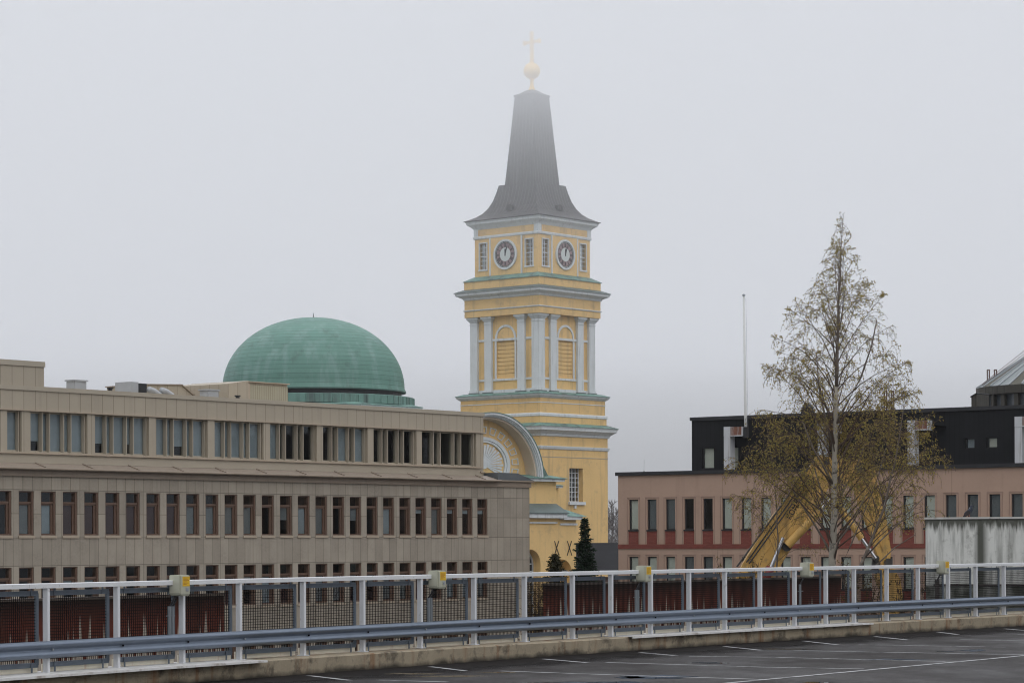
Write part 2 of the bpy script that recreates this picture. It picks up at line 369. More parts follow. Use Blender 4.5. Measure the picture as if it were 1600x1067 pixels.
# joints in the curb
# painted lines: places read off the photograph, laid on the deck
lines = [[(482,1055),(547,1062.5)],[(590,1062),(700,1065)],[(672,1041),(727,1047.5)],[(782,1047.8),(990,1055),(1190,1061)],
 [(848,1029),(919,1035)],[(947,1034.5),(1197,1042),(1350,1044.6)],[(1000,1019),(1057,1024)],[(1077,1025),(1200,1026.3),(1477,1033)],
 [(1132,1009.5),(1190,1015.5)],[(1240,1016),(1600,1022.5)],[(1255,1001),(1310,1007)],[(1342,1006.7),(1572,1010.7)],[(1367,994),(1420,999.5)],[(1465,987),(1497,991)],[(1500,998.7),(1700,1003)],[(1570,982),(1620,986.2)],[(1590,990.5),(1720,993)]]
def onto(px, py, z=DECK):
    a = at(px, py, 1.0) - Vector((0,0,EYE)); t = (z-EYE)/a.z; return Vector((0,0,EYE)) + a*t
g = MB()
def stripe(pts, wd, dz=.004):
    P = [onto(*p) for p in pts]
    for a, b in zip(P, P[1:]):
        d = (b-a).normalized(); n = Vector((-d.y, d.x, 0))*wd/2
        g.quad((a-n)[:2]+(DECK+dz,) if False else tuple((a-n).xy)+(DECK+dz,), tuple((b-n).xy)+(DECK+dz,), tuple((b+n).xy)+(DECK+dz,), tuple((a+n).xy)+(DECK+dz,))
for l in lines: stripe(l, .11)
ln = MB(); a = onto(1135,1067); b = onto(1600,1024); d = (b-a).normalized(); a2 = a - d*25; b2 = b + d*25; n = Vector((-d.y,d.x,0))*.06
ln_pts = [tuple((q).xy)+(DECK+.006,) for q in (a2-n, b2-n, b2+n, a2+n)]; g.quad(*ln_pts)
tag(g.build('parking_lines', MT['paint']), kind='structure')
MT['water'] = mk('puddle_water', (.012,.012,.013), .04, 0, 1, spec=.6)
for t in MT['water'].node_tree.nodes:
    if t.type == 'MAP_RANGE': t.inputs[3].default_value = .02; t.inputs[4].default_value = .05
g = MB(); rnd = random.Random(3)
for cx, cy_, rx, ry in [(1018,1057,56,3.8),(1105,1035,30,1.0),(640,1052,40,1.2),(1400,1030,50,1.2),(985,1057.5,22,1.5),(960,1066,40,2),(870,1067,60,2),(1520,1015.5,22,1.3),(1475,1017,14,.7),(1230,1013.5,40,.8),(700,1056,60,1.0),(1275,1066,22,1.2),(780,1050,30,.7)]:
    c = onto(cx, cy_); ax = (onto(cx+rx, cy_)-c); ay = (onto(cx, cy_-ry)-c); n = 40; ph = rnd.random()*6
    g.add([tuple((c + ax*math.cos(k*2*math.pi/n)*(1+.25*math.sin(3*k*2*math.pi/n+ph)+.1*math.sin(9*k*.157+ph)) + ay*math.sin(k*2*math.pi/n)*(1+.3*math.sin(2*k*.157+ph)+.15*math.sin(7*k*.157))).xy)+(DECK+.0025,) for k in range(n)], [tuple(range(n))])
tag(g.build('puddle_water', MT['water']), kind='structure')

# ---------------------------------------------------------------- the railing
ra = thing('deck_railing', 'long white railing with wire mesh panels along the edge of the wet parking deck', 'railing', (RP[K+2].x, RP[K+2].y, -.235))
RO = tuple(ra.location)
def rb(g, name, mat, parent=ra, **k): return g.build(name, mat, parent, origin=RO, **k)
def loc2(i): # local frame at post i
    a = RP[max(i-1,0)]; b = RP[min(i+1,len(RP)-1)]; d = (b-a).normalized(); return d, Vector((d.y,-d.x,0))
def obox(g, c, d, n, l, wd, z0, z1, m=0):
    P = [c - d*l/2 - n*wd/2, c + d*l/2 - n*wd/2, c + d*l/2 + n*wd/2, c - d*l/2 + n*wd/2]
    g.add([tuple(p.xy)+(z0,) for p in P] + [tuple(p.xy)+(z1,) for p in P], [(0,3,2,1),(4,5,6,7),(0,1,5,4),(1,2,6,5),(2,3,7,6),(3,0,4,7)], m)
for i, p in enumerate(RP):
    d, n = loc2(i); g = MB(); obox(g, p, d, n, .062, .095, -.235, 1.03); obox(g, p, d, n, .15, .17, -.235, -.222)
    rb(g, 'post', MT['rail_white'], bevel=.006)
i = 0; segs = [(0,K),(K,K+7),(K+7,K+14),(K+14,K+21),(K+21,len(RP)-1)]
for a, b in segs:
    g = MB(); ribbon(g, [(-.055,1.03),(.055,1.03),(.058,1.095),(.05,1.104),(-.05,1.104),(-.058,1.095)], a, b+1); rb(g, 'top_rail', MT['rail_top'])
MT['rail_under'] = MT['galv_blue']
for i in range(len(RP)-1):
    a = RP[i]; b = RP[i+1]; d = (b-a).normalized(); n = Vector((d.y,-d.x,0)); L_ = (b-a).length
    p0 = a + d*.10 - n*.085; p1 = b - d*.10 - n*.085; z0, z1 = -.115, .955
    g = MB()
    g.beam((p0.x,p0.y,z1),(p1.x,p1.y,z1),.03,.075); g.beam((p0.x,p0.y,z0),(p1.x,p1.y,z0),.03,.075)
    for q in (p0 + d*.02, p1 - d*.02): obox(g, q, d, n, .055, .034, z0, z1)
    for q in (p0 + d*.16, p1 - d*.16):
        obox(g, q + n*.022, d, n, .035, .008, z0-.12, z0+.03); obox(g, q + n*.022, d, n, .035, .008, z1-.03, z1+.07)
    fr = rb(g, 'mesh_frame', MT['galv_blue'])
    g = MB(); W = L_ - .26; k = max(2, round(W/.047)); p0 = a + d*.13 - n*.085
    for j in range(1, k): q = p0 + d*(W*j/k); obox(g, q, d, n, .008, .008, z0+.03, z1-.03)
    kz = 22
    for j in range(1, kz):
        z = z0 + .04 + (z1-z0-.08)*j/kz; q1 = p0; q2 = p0 + d*W; g.beam((q1.x,q1.y,z),(q2.x,q2.y,z),.008,.008)
    rb(g, 'wire_mesh', MT['wire'], parent=fr)
    g = MB(); q0 = a + d*.05 - n*.14; q1 = b - d*.05 - n*.14; g.beam((q0.x,q0.y,-.165),(q1.x,q1.y,-.165),.012,.12); rb(g, 'kick_plate', MT['kick'])
# coping sheets lie on two stretches of the curb
def coping(i0, i1, lab, wide):
    g = MB(); ribbon(g, [(-.36,-.232),(-.36,-.226),(.47+wide,-.226),(.475+wide,-.262),(.467+wide,-.262),(.463+wide,-.232)], i0, i1)
    o = g.build('coping_sheet', MT['coping'], origin=(RP[i0].x, RP[i0].y, -.235)); tag(o, lab, 'coping sheet', 'coping sheets on the curb')
coping(0, K+6, 'white metal coping sheet on the curb at the left end of the railing', .12)
coping(K+12, K+20, 'white metal coping sheet on the curb below the middle and right posts', .05)
# guard beam
gb = thing('guard_beam', 'grey galvanised w shaped crash barrier beam bolted along the white posts', 'crash barrier', (RP[K+2].x, RP[K+2].y, -.235))
zt, zb = .245, -.012; zm = (zt+zb)/2; h = (zt-zb)
prof = [(.10,zb),(.115,zb+.012),(.155,zb+.03*1),(.165,zb+.055),(.155,zb+.08),(.105,zm-.018),(.10,zm),(.105,zm+.018),(.155,zt-.08),(.165,zt-.055),(.155,zt-.03),(.115,zt-.012),(.10,zt)]
back = [(x-.005, z) for x, z in reversed(prof)]
for a, b in [(0,K),(K,K+6),(K+6,K+13),(K+13,K+21),(K+21,len(RP)-1)]:
    g = MB(); off_ = .003*((a//6) % 2)
    ribbon(g, [(x+off_, z) for x, z in prof+back], a, b+1)
    o = g.build('beam_section', MT['beam'], gb, origin=tuple(gb.location), smooth=True, auto=50)
g0 = None
for i, p in enumerate(RP):
    d, n = loc2(i); g = MB(); c = p + n*.118; 
    g.tube([(c.x,c.y,zm), ((c+n*.018).x,(c+n*.018).y,zm)], .017, 6); g.build('bolt', MT['wire'] if i % 3 else MT['galv'], gb, origin=tuple(gb.location))
    g = MB(); obox(g, p + n*.0775, d, n, .06, .045, zb+.03, zt-.03); g.build('spacer', MT['galv'], gb, origin=tuple(gb.location))

# ---------------------------------------------------------------- heater outlet boxes on the railing
MT['box'] = mk('cream_plastic', (.43,.43,.34), .5, .05, 4, streak=((.25,.25,.2), .3, .55), streaks=6)
MT['label'] = mk('yellow_label', (.72,.45,.02), .5, .04, 6)
MT['label_ink'] = mk('brown_label_print', (.35,.12,.02), .6, 0, 6)
MT['conduit'] = mk('grey_plastic_conduit', (.17,.19,.205), .5, .1, 4)
boxes = [(274,913.5,'cream outlet box with yellow sticker on the railing, leftmost and largest in view',1),(677,904.5,'cream outlet box with yellow sticker hung before the grey stone facade corner windows',1),(1000,895.5,'cream outlet box with yellow sticker on the railing in front of the pink building corner',1),
         (1255.5,889.3,'cream outlet box with yellow sticker on the railing left of the birch trunk',2),(1468,885.7,'cream outlet box with yellow sticker on the railing before the mouldy concrete wall',3)]
for px, py, lab, kind in boxes:
    c = rail_pt(px); d = (rail_pt(px+8)-rail_pt(px-8)).normalized(); n = Vector((d.y,-d.x,0)); z = EYE - (py - (846-(px-800)*ROLL))/F*(c.y-.1)
    t = thing('outlet_box', lab, 'outlet box', (c.x, c.y, z), math.atan2(d.y, d.x), 'outlet boxes on the railing')
    # local x along the rail, -y towards the deck
    b = MB(); b.prism([(-.14,-.14),(-.10,-.175),(.11,-.175),(.11,.16),(-.14,.16)], -.20, .02)
    b.X = Matrix.Identity(4)
    bd = b.build('box_body', MT['box'], t, bevel=.012)
    b = MB(); b.box(-.125,.10,-.212,-.2005,-.15,.145); b.build('lid', MT['box'], t, bevel=.004)
    b = MB(); b.box(-.085,.092,-.2165,-.2125,-.02,.135); lb = b.build('sticker', MT['label'], t)
    b = MB()
    for k, wd in enumerate((.15,.12,.14,.10,.13,.08)): b.box(-.07,-.07+wd,-.2185,-.217,.112-k*.021,.119-k*.021)
    b.build('sticker_print', MT['label_ink'], lb)
    b = MB(); b.box(-.005,.06,-.223,-.2125,-.10,-.04); b.tube([(.02,-.23,-.075),(.02,-.222,-.075)], .014, 8); b.build('latch', MT['galv'], t)
    b = MB()
    b.tube([(-.06,-.05,-.17),(-.10,-.02,-.26),(-.13,.02,-.36)], .018, 6); 
    if kind < 2: b.tube([(-.0,-.05,-.17),(-.03,-.02,-.26),(-.06,.02,-.36)], .018, 6)
    b.build('cable', MT['black'], t)
    if kind != 3:
        b = MB(); b.tube([(-.13,.02,-.34),(-.13,.02,-.95)], .03, 8)
        if kind < 2: b.tube([(-.055,.02,-.34),(-.055,.02,-.95)], .03, 8)
        b.box(-.18,0,.01,.05,-.50,-.485)
        b.build('conduit', MT['conduit'], t)

# ---------------------------------------------------------------- ramp parapets beyond the railing
def redwall():
    m = mk('red_stained_concrete', (.095,.028,.018), .85, .3, 1.2, spec=.12, streak=((.035,.022,.016), .7, .52), streaks=1.1)
    t = m.node_tree; N = t.nodes; L = t.links; b = N['Principled BSDF']; src = b.inputs['Base Color'].links[0].from_socket
    tc = N.new('ShaderNodeTexCoord'); sp = N.new('ShaderNodeSeparateXYZ'); L.new(tc.outputs['Object'], sp.inputs[0])
    # dark algae along the top
    tp = N.new('ShaderNodeMapRange'); tp.inputs[1].default_value = -.45; tp.inputs[2].default_value = -.02; L.new(sp.outputs[2], tp.inputs[0])
    nz = N.new('ShaderNodeTexNoise'); nz.inputs['Scale'].default_value = 3; L.new(tc.outputs['Object'], nz.inputs['Vector'])
    mu = N.new('ShaderNodeMath'); mu.operation = 'MULTIPLY'; L.new(tp.outputs[0], mu.inputs[0]); mu.inputs[1].default_value = .92
    x = N.new('ShaderNodeMix'); x.data_type = 'RGBA'; L.new(mu.outputs[0], x.inputs[0]); L.new(src, x.inputs[6]); x.inputs[7].default_value = (.016,.013,.010,1)
    # lime runs that start at different heights
    mp = N.new('ShaderNodeMapping'); mp.inputs['Scale'].default_value = (1,1,0); L.new(tc.outputs['Object'], mp.inputs[0])
    n2 = N.new('ShaderNodeTexNoise'); n2.inputs['Scale'].default_value = 8; n2.inputs['Detail'].default_value = 3; L.new(mp.outputs[0], n2.inputs['Vector'])
    pk = N.new('ShaderNodeMapRange'); pk.inputs[1].default_value = .42; pk.inputs[2].default_value = .62; pk.inputs[3].default_value = -1.15; pk.inputs[4].default_value = -.25; L.new(n2.outputs['Fac'], pk.inputs[0])
    lt = N.new('ShaderNodeMath'); lt.operation = 'SUBTRACT'; L.new(pk.outputs[0], lt.inputs[0]); L.new(sp.outputs[2], lt.inputs[1])
    sm = N.new('ShaderNodeMapRange'); sm.inputs[1].default_value = 0.0; sm.inputs[2].default_value = .25; L.new(lt.outputs[0], sm.inputs[0])
    y = N.new('ShaderNodeMix'); y.data_type = 'RGBA'; L.new(sm.outputs[0], y.inputs[0]); L.new(x.outputs[2], y.inputs[6]); y.inputs[7].default_value = (.42,.37,.31,1)
    L.new(y.outputs[2], b.inputs['Base Color']); return m
MT['redwall'] = redwall()
MT['wall_cap'] = mk('mossy_wall_cap', (.07,.055,.045), .9, .4, 3)
def ramp_wall(px0, px1, Y0, Y1, ztop, lab, ext=0):
    a = at(px0, 900, Y0); b = at(px1, 900, Y1); a.z = b.z = 0; d_ = (b-a).normalized(); a = a - d_*ext; L_ = (b-a).length
    t = thing('ramp_wall', lab, 'wall', (a.x, a.y, ztop), math.atan2(b.y-a.y, b.x-a.x), 'red ramp walls beyond the railing')
    g = MB(); g.box(0, L_, 0, .35, GROUND-ztop, -.002); g.build('wall', MT['redwall'], t)
    g = MB(); g.box(-.01, L_+.01, -.015, .365, 0, .04); g.build('wall_cap', MT['wall_cap'], t)
# ztop from the photograph's top edges
ramp_wall(-120, 350, 41.5, 47.5, .72, 'dark red concrete ramp wall with lime streaks behind the left end of the railing', 14)
ramp_wall(868, 1314, 56.7, 66.5, .73, 'dark red concrete ramp wall with lime streaks behind the railing below the pink building')

# ================================================================ left office building
def frame(px, Y, ang):
    """Origin on the ground at pixel column px and depth Y; local x runs at ang from world x."""
    o = at(px, 846, Y); o.z = GROUND; u = Vector((math.cos(ang), math.sin(ang))); return o, u
def sx_(px, o, u):
    k = (px-800)/F; return (k*o.y - o.x)/(u.x - k*u.y)
LA = math.atan2(24.5, 19.5); LO, LU = frame(81, 115, LA)
ls = lambda px: sx_(px, LO, LU)
ob = thing('office_building', 'long grey stone office block with beige metal top storey and rows of narrow windows', 'building', tuple(LO), LA)
XL = ls(-200); XR = ls(827.5); XU = ls(767)
# window grid of the stone floors
pitch = (ls(746)-ls(29.5))/25.0; wx0 = ls(29.5)
W1 = []; n0 = -3
for k in range(n0, 26): W1.append(wx0 + k*pitch)
OW, OH = .875, 1.97; rows = [2.06, 2.06-3.39, 2.06-6.78]
holes = [(x, x+OW, z, z+OH) for z in rows for x in W1]
Z0 = GROUND
g = BB(); ST = 4.69
g.wall(XL, XR, Z0, ST, holes, 0, .34)
g.quad((XR,0,Z0),(XR,14,Z0),(XR,14,ST),(XR,0,ST)); g.quad((XL,0,Z0),(XL,0,ST),(XL,14,ST),(XL,14,Z0)); g.quad((XL,14,Z0),(XL,14,ST),(XR,14,ST),(XR,14,Z0))
g.build('stone_wall', MT['stone'], ob)
g = BB()
for z in (4.4, .98, -2.4, -5.8): g.box(XL+.1, XR-.1, .36, 3.4, z, z+.22)
g.box(XL+.1, XR-.1, 3.4, 3.6, Z0, ST-.1)
for k in range(0, 30, 3): x = W1[0] - .3 + k*pitch; g.box(x-.05, x+.05, .4, 3.4, Z0, ST-.3)
g.build('interior', MT['interior'], ob)
# one window with its parts
g = MB()
for a in ((0,.055),(OW-.10,OW)): g.box(a[0],a[1],.04,.33,0,OH)
g.box(.055,OW-.10,.05,.33,OH-.05,OH); g.box(.055,OW-.10,.05,.33,0,.06)
g.box(.055,OW-.10,.08,.26,OH-.56,OH-.47)
g.box(.055,.10,.12,.2,.06,OH-.56); g.box(OW-.21,OW-.10,.12,.24,.06,OH-.56); g.box(.10,OW-.21,.12,.2,OH-.62,OH-.56)
win0 = g.build('window', MT['brown_frame'], ob)
g = MB(); g.box(.055,OW-.1,.165,.171,.06,OH-.05); pane0 = g.build('pane', MT['glass_dark'], win0)
g = MB(); g.prism([(-.03,-.13),(OW+.03,-.13),(OW+.03,-.02),(-.03,-.02)], -.05, .04); sill0 = g.build('sill', MT['sill'], win0)
def blind_of(x0, x1, z0, z1, y, mat):
    g = MB(); g.box(x0, x1, y, y+.01, z0, z1); return g.build('blind', mat, None)
bl = {k: blind_of(.06, OW-.12, z0, OH-.56, .19, MT[m]) for k, (z0, m) in {'full': (.08,'blind_dim'), 'bright': (.08,'blind_grey'), 'half': (.75,'blind_dim'), 'top': (1.15,'blind_grey'), 'red': (.08,'blind_red')}.items()}
bl_small = None
for b in bl.values(): b.parent = None
order = {1:'bright', 19:'bright', 14:'bright', 2:'red',3:'red',4:'red',5:'red',6:'red',7:'red',8:'full',9:'full',10:'full',11:'full',0:'full',22:'full',21:'top',13:'half',23:'top',24:'top',25:'top',15:'full',17:'half'}
rnd = random.Random(11); first = True
for r, z in enumerate(rows):
    for k, x in enumerate(W1):
        if first: wn = win0; first = False
        else:
            wn = win0.copy(); C.objects.link(wn)
            for ch in (pane0, sill0): c = ch.copy(); C.objects.link(c); c.parent = wn
        wn.parent = ob; wn.location = (x, 0, z-GROUND)
        kind = order.get(k+n0) if r == 0 else rnd.choice(['full','full','half','top','red','bright',None])
        if kind: c = bl[kind].copy(); C.objects.link(c); c.parent = wn
for b in bl.values(): bpy.data.objects.remove(b)
# eaves between stone and metal storey
g = BB(); U0 = .9       # the metal storey stands back a little
g.prism([(0,0)]*3 if False else [(XL,ST),(XU+.35,ST),(XU+.35,ST+.26),(XL,ST+.26)], -.10, .6); g.build('cornice', MT['beige_dark'], ob)
g = BB(); g.box(XL, XU+.5, -.28, .5, ST+.262, ST+.30); g.add([(XL,-.30,ST+.30),(XU+.52,-.30,ST+.30),(XU+.52,-.30,ST+.36),(XL,-.30,ST+.36),(XL,.55,ST+.62),(XU+.30,.55,ST+.62),(XU+.52,.55,ST+.30),(XL,.55,ST+.30)], [(0,1,2,3),(3,2,5,4),(1,6,5,2),(0,3,4,7),(0,7,6,1)])
k = 0; x = ls(66)
while x < XU: 
    g.beam((x,-.32,ST+.375),(x,.55,ST+.655),.035,.05); x += pitch*3/1.36*1.0
x = ls(66)-pitch*3/1.36
while x > XL: g.beam((x,-.32,ST+.375),(x,.55,ST+.655),.035,.05); x -= pitch*3/1.36
g.build('eaves', MT['eaves'], ob)
g = BB(); g.tube([(XL,-.36,ST+.33),(XU+.5,-.36,ST+.33)], .055, 8); g.build('gutter', MT['beige_dark'], ob)
# cornice of the stone end beyond the metal storey
g = BB(); g.box(XU+.36, XR+.08, -.08, 14.1, ST+.002, ST+.30); g.box(XU+.40, XR+.2, -.2, 14.2, ST+.302, ST+.38); g.build('end_cornice', MT['beige_dark'], ob)
g = BB(); g.prism([(XU+.40,ST+.382),(XR+.2,ST+.382),(XR-1.3,ST+.78),(XU+.40,ST+.78)], -.2, 14.2); g.build('end_roof', MT['roof_dark'], ob)
# metal storey
WB, WT, PT, FT = 5.80, 7.60, 8.52, 8.74
bay = 3*pitch; bx0 = ls(47.5); PW = .46
g = BB(); hl = [(bx0 + k*bay + PW, bx0 + (k+1)*bay, WB, WT) for k in range(-3, 7)] + [(bx0+7*bay+PW, XU-.62, WB, WT)]
hl = [h for h in hl if not (ls(-5) < (h[0]+h[1])/2 < ls(44))] + [(ls(23.5), bx0-.05, WB, WT)]
g.wall(XL, XU, ST+.63, FT-.2, hl, .5, .42); 
g.quad((XU,.5,ST+.3),(XU,12,ST+.3),(XU,12,FT-.2),(XU,.5,FT-.2)); g.quad((XL,12,ST+.3),(XL,12,FT-.2),(XU,12,FT-.2),(XU,12,ST+.3)); g.quad((XL,.5,ST),(XL,.5,FT-.2),(XL,12,FT-.2),(XL,12,ST))
g.build('metal_cladding', MT['cladding'], ob)
g = BB(); g.box(XL, XU+.04, .44, 12.06, FT-.2, FT); g.build('roof_fascia', MT['beige'], ob)
g = BB(); g.box(XL, XU+.03, .42, .495, WT+.02, WT+.075); g.build('lintel_band', MT['sill'], ob)
g = BB(); g.box(XL, XU-.2, .36, .495, WB-.10, WB-.03); g.box(XU-.35,XU+.02,.40,.497,WB-.33,WB-.27); g.build('sill_band', MT['sill'], ob)
g = BB(); g.box(XL+.1, XU-.1, 4, 4.1, ST+.5, FT-.3); g.box(XL+.1,XU-.1,.95,4,ST+.5,ST+.6); g.box(XL+.1,XU-.1,.95,4,WT+.3,WT+.4); g.build('upper_interior', MT['interior'], ob)
# tall part at the left
g = BB(); XT = ls(81.3); g.box(XL, XT, .5, 10, FT+.0, 9.62); g.build('raised_wall', MT['cladding'], ob)
g = BB(); g.box(XL, XT+.03, .45, 10.04, 9.622, 9.86); g.build('raised_fascia', MT['beige'], ob)
g = BB(); g.box(XL, XU-.2, .46, .497, ST+.60, WB-.11); g.build('sill_panel', MT['beige'], ob)
# window bays of the metal storey
def bay_window(wd, lights):
    g = MB(); p = None; xs = []; x = 0
    f = [.0]; tot = sum(lights); mw = .10; sc = (wd - mw*(len(lights)))/tot
    x = 0
    for i, l in enumerate(lights):
        x1 = x + l*sc; xs.append((x, x1)); 
        g.box(x1, x1+mw*.45, .08 if i < len(lights)-1 else .12, .40, 0, WT-WB); g.box(x1+mw*.45, x1+mw, .18, .40, 0, WT-WB); x = x1 + mw
    g.box(0, wd, .26, .36, 0, .07); g.box(0, wd, .26, .36, WT-WB-.06, WT-WB)
    return g, xs
protos = {}
rnd = random.Random(5)
for k, h in enumerate(sorted(hl)):
    wd = h[1]-h[0]; small = wd < 2; key = round(wd, 2)
    if key not in protos:
        g, xs = bay_window(wd, [1] if small else [1,.46,1,.46,1]); w_ = g.build('window', MT['beige'], ob); p_ = []
        for a, b in xs: g = MB(); g.box(a, b, .3, .306, .07, WT-WB-.06); p_.append(g.build('pane', MT['glass'] if False else MT['glass_dark'], w_))
        protos[key] = (w_, p_, xs)
    else:
        w0, p0, xs = protos[key]; w_ = w0.copy(); C.objects.link(w_)
        for q in p0: c = q.copy(); C.objects.link(c); c.parent = w_
    w_.parent = ob; w_.location = (h[0], .5, WB-GROUND)
    cx = (h[0]+h[1])/2; bluish = cx < ls(440)
    g = MB()
    for j, (a, b) in enumerate(xs):
        if bluish or (cx < ls(530) and j < 1) or (ls(530) < cx < ls(605) and j in (2,4)): g.box(a+.01, b-.02, .33, .34, rnd.choice([.07,.07,.07,.5]) , WT-WB-.06)
    if g.v: g.build('blind', MT['blind_grey'], w_)
# ---------------------------------------------------------------- things on the flat roof (each its own object)
MT['zinc'] = mk('pale_zinc', (.36,.37,.38), .45, .12, 2, metal=.2)
def on_roof(name, lab, cat, px, y, z=FT, group=None):
    # place at local (s, y) on the roof of the office block
    u = Vector((math.cos(LA), math.sin(LA), 0)); v = Vector((-u.y, u.x, 0))
    # y metres behind the facade: shift the column so that it still stands where the photograph shows it
    o = Vector((LO.x, LO.y, 0)) + v*y; k = (px-800)/F; s = (k*o.y-o.x)/(u.x-k*u.y)
    p = o + u*s; t = thing(name, lab, cat, (p.x, p.y, z), LA, group); return t, s
def wpx(px0, px1, y):
    u = Vector((math.cos(LA), math.sin(LA))); v = Vector((-u.y, u.x)); o = Vector((LO.x, LO.y)) + v*y
    return sx_(px1, o, u) - sx_(px0, o, u)
for p0, p1, top, lab in ((117.5,146,591,'pale zinc vent box on the flat roof beside the raised left part'),(326,351.5,606.5,'pale zinc vent box on the flat roof left of the green dome')):
    t, _ = on_roof('roof_vent', lab, 'vent', p0, 4, group='zinc vent boxes on the roof'); h = EYE + (846.5-top)/F*(t.location.y) - FT; W_ = wpx(p0, p1, 4)*.66
    g = MB(); g.box(0, W_, 0, W_*.8, 0, h-.07); g.build('vent_body', MT['zinc'], t, bevel=.02); g = MB(); g.box(-.05, W_+.05, -.05, W_*.8+.05, h-.07, h); g.build('vent_cap', MT['zinc'], t)
t, _ = on_roof('plant_room', 'beige wedge shaped roof house with sloping right side on the flat roof', 'roof house', 232, 6); h = EYE + 846.8/F*t.location.y - 597.5/F*t.location.y - FT; W_ = wpx(232, 318, 6); W1_ = wpx(232,284,6)
g = MB(); g.prism([(0,0),(W_,0),(W1_,h*1.0),(0,h*.9)], 0, 3.0); g.build('wall', MT['cladding'], t)
g = MB(); g.beam((-.06,1.5,h*.9+.03),(W1_,1.5,h*1.0+.03),3.15,.05); g.beam((W1_,1.5,h+.03),(W_+.05,1.5,.03),3.15,.05); g.build('roof', MT['beige_dark'], t)
t, _ = on_roof('air_handler', 'grey ventilation unit with black louvre on the flat roof before the wedge house', 'ventilation unit', 205, 4); h = 1.0
W_ = wpx(205, 217, 4); g = MB(); g.box(0, W_, 0, 1.1, 0, .78); g.build('unit_body', MT['zinc'], t); g = MB(); g.box(W_+.005, W_+.7, .15, 1.0, .05, .74); g.build('louvre', MT['black'], t); 
t, _ = on_roof('bent_duct', 'curved silver duct pipes lying on the flat roof beside the black louvre', 'duct', 233, 3.5)
for dx in (0, .85):
    g = MB(); g.tube([(dx,0,.42),(dx+.35,0,.34),(dx+.65,-.05,.17),(dx+.85,-.1,-.05)], .15, 10); g.build('pipe', MT['zinc'], t, smooth=True)
t, _ = on_roof('stair_house', 'beige roof house with ribbed shutter wall in front of the green dome', 'roof house', 357.5, 4)
W_ = wpx(357.5, 457.5, 4); Wa = wpx(357.5, 389, 4); h = EYE + (847-592)/F*t.location.y - FT; h2 = h
g = MB(); g.box(0, Wa, 0, 4, 0, h*.82); g.prism([(0,h*.82),(Wa,h*.82),(Wa,h)], 0, 4); g.box(Wa+.002, W_, .35, 4, 0, h*.96); g.build('wall', MT['cladding'], t)
MT['shutter'] = mk('ribbed_shutter', (.37,.34,.25), .6, .06, 2, joints=(.16, 60, .02, (.7,.68,.62), .05, 0))
g = MB(); g.box(Wa+.35, W_-.02, .30, .345, .02, h*.86); g.build('shutter', MT['shutter'], t)
g = MB(); g.box(Wa-.02, W_+.05, .2, 4.05, h*.96, h); g.box(Wa+.15,Wa+.33,.2,.34,0,h*.9); g.build('fascia', MT['sill'], t)
for px, lab in ((173,'small black vent pipe on the roof between the zinc box and the ventilation unit'),(372,'small black vent pipe on the roof before the beige stair house')):
    t, _ = on_roof('vent_pipe', lab, 'vent pipe', px, 1.2, group='black vent pipes'); g = MB(); g.tube([(0,0,0),(0,0,.14)], .10, 10); g.build('pipe', MT['black'], t); g = MB(); g.tube([(0,0,.14),(0,0,.20)], .15, 10); g.build('cap', MT['black'], t)

# ================================================================ bell tower
TO = at(833.5, 846, 257); TO.z = GROUND
bt = thing('bell_tower', 'tall yellow and white church bell tower with clocks and dark spire fading into the fog', 'bell tower', tuple(TO), R(50))
def RX(k): return Matrix.Rotation(-k*math.pi/2, 4, 'Z')
def BT(k=0):
    g = MB(); g.X = tz() @ RX(k); return g
def mould(name, hw, z0, z1, mat='white', prof=None, k=None):
    g = BT(); g.squares(prof or [(hw, z0), (hw, z1)]); return g.build(name, MT[mat], bt)
def tw(prof, mat='yellow', name='tower_wall'): return mould(name, 0, 0, 0, mat, prof)
# base shaft with a deep window towards the street
hw0 = 5.33
g = BT(0); g.wall(-hw0, hw0, GROUND, 12.0, [(-.85,1.3,5.62,8.95)], -hw0, .9); g.build('tower_wall', MT['yellow'], bt)
for k in (1,2,3):
    g = BT(k); g.wall(-hw0, hw0, GROUND, 12.0, [], -hw0, .9); g.build('tower_wall', MT['yellow'], bt)
mould('string_course', hw0+.02, 9.95, 10.02, 'beige')
g = BT(); g.box(-1.05,1.5,-hw0-.22,-hw0+.3,5.32,5.62); g.box(-.2,.1,-hw0-.15,-hw0,4.97,5.32); g.build('sill', MT['white'], bt)
g = BT(); 
for x in (-.85,-.26,.16,.70,1.2): g.box(x, x+.09, -hw0+.52, -hw0+.62, 5.62, 8.95)
for z in [5.64+.47*i for i in range(8)]: g.box(-.85,1.3,-hw0+.53,-hw0+.61, z, z+(.12 if i_ == 3 else .055) if False else z+.06)
wf = g.build('window', MT['white'], bt); g = BT(); g.box(-.85,1.3,-hw0+.59,-hw0+.60,5.62,8.95); g.build('pane', MT['glass_dark'], wf)
g = BT(); g.box(-1.2,1.6,-hw0+1.2,-hw0+1.3,5,9.4); g.build('interior', MT['interior'], bt)
mould('string_course', 0,0,0,'white', [(hw0,10.72),(hw0+.10,10.78),(hw0+.16,10.98),(hw0+.16,11.06),(hw0,11.08)])
mould('cornice', 0,0,0,'white', [(hw0,12.0),(hw0+.12,12.05),(hw0+.18,12.25),(hw0+.5,12.5),(hw0+.68,12.6),(hw0+.70,12.80),(hw0+.78,12.95),(hw0+.1,12.97)])
tw([(hw0+.80,12.96),(hw0+.80,13.0),(hw0,13.32),(5.0,13.33)], 'copper', 'cornice_flashing')
tw([(5.26,13.0),(5.26,14.0)]); mould('string_course', 0,0,0,'white', [(5.28,13.95),(5.33,14.0),(5.33,14.22),(5.15,14.32)])
tw([(5.15,14.2),(5.15,15.9)]); mould('string_course', 5.20, 15.28, 15.36)
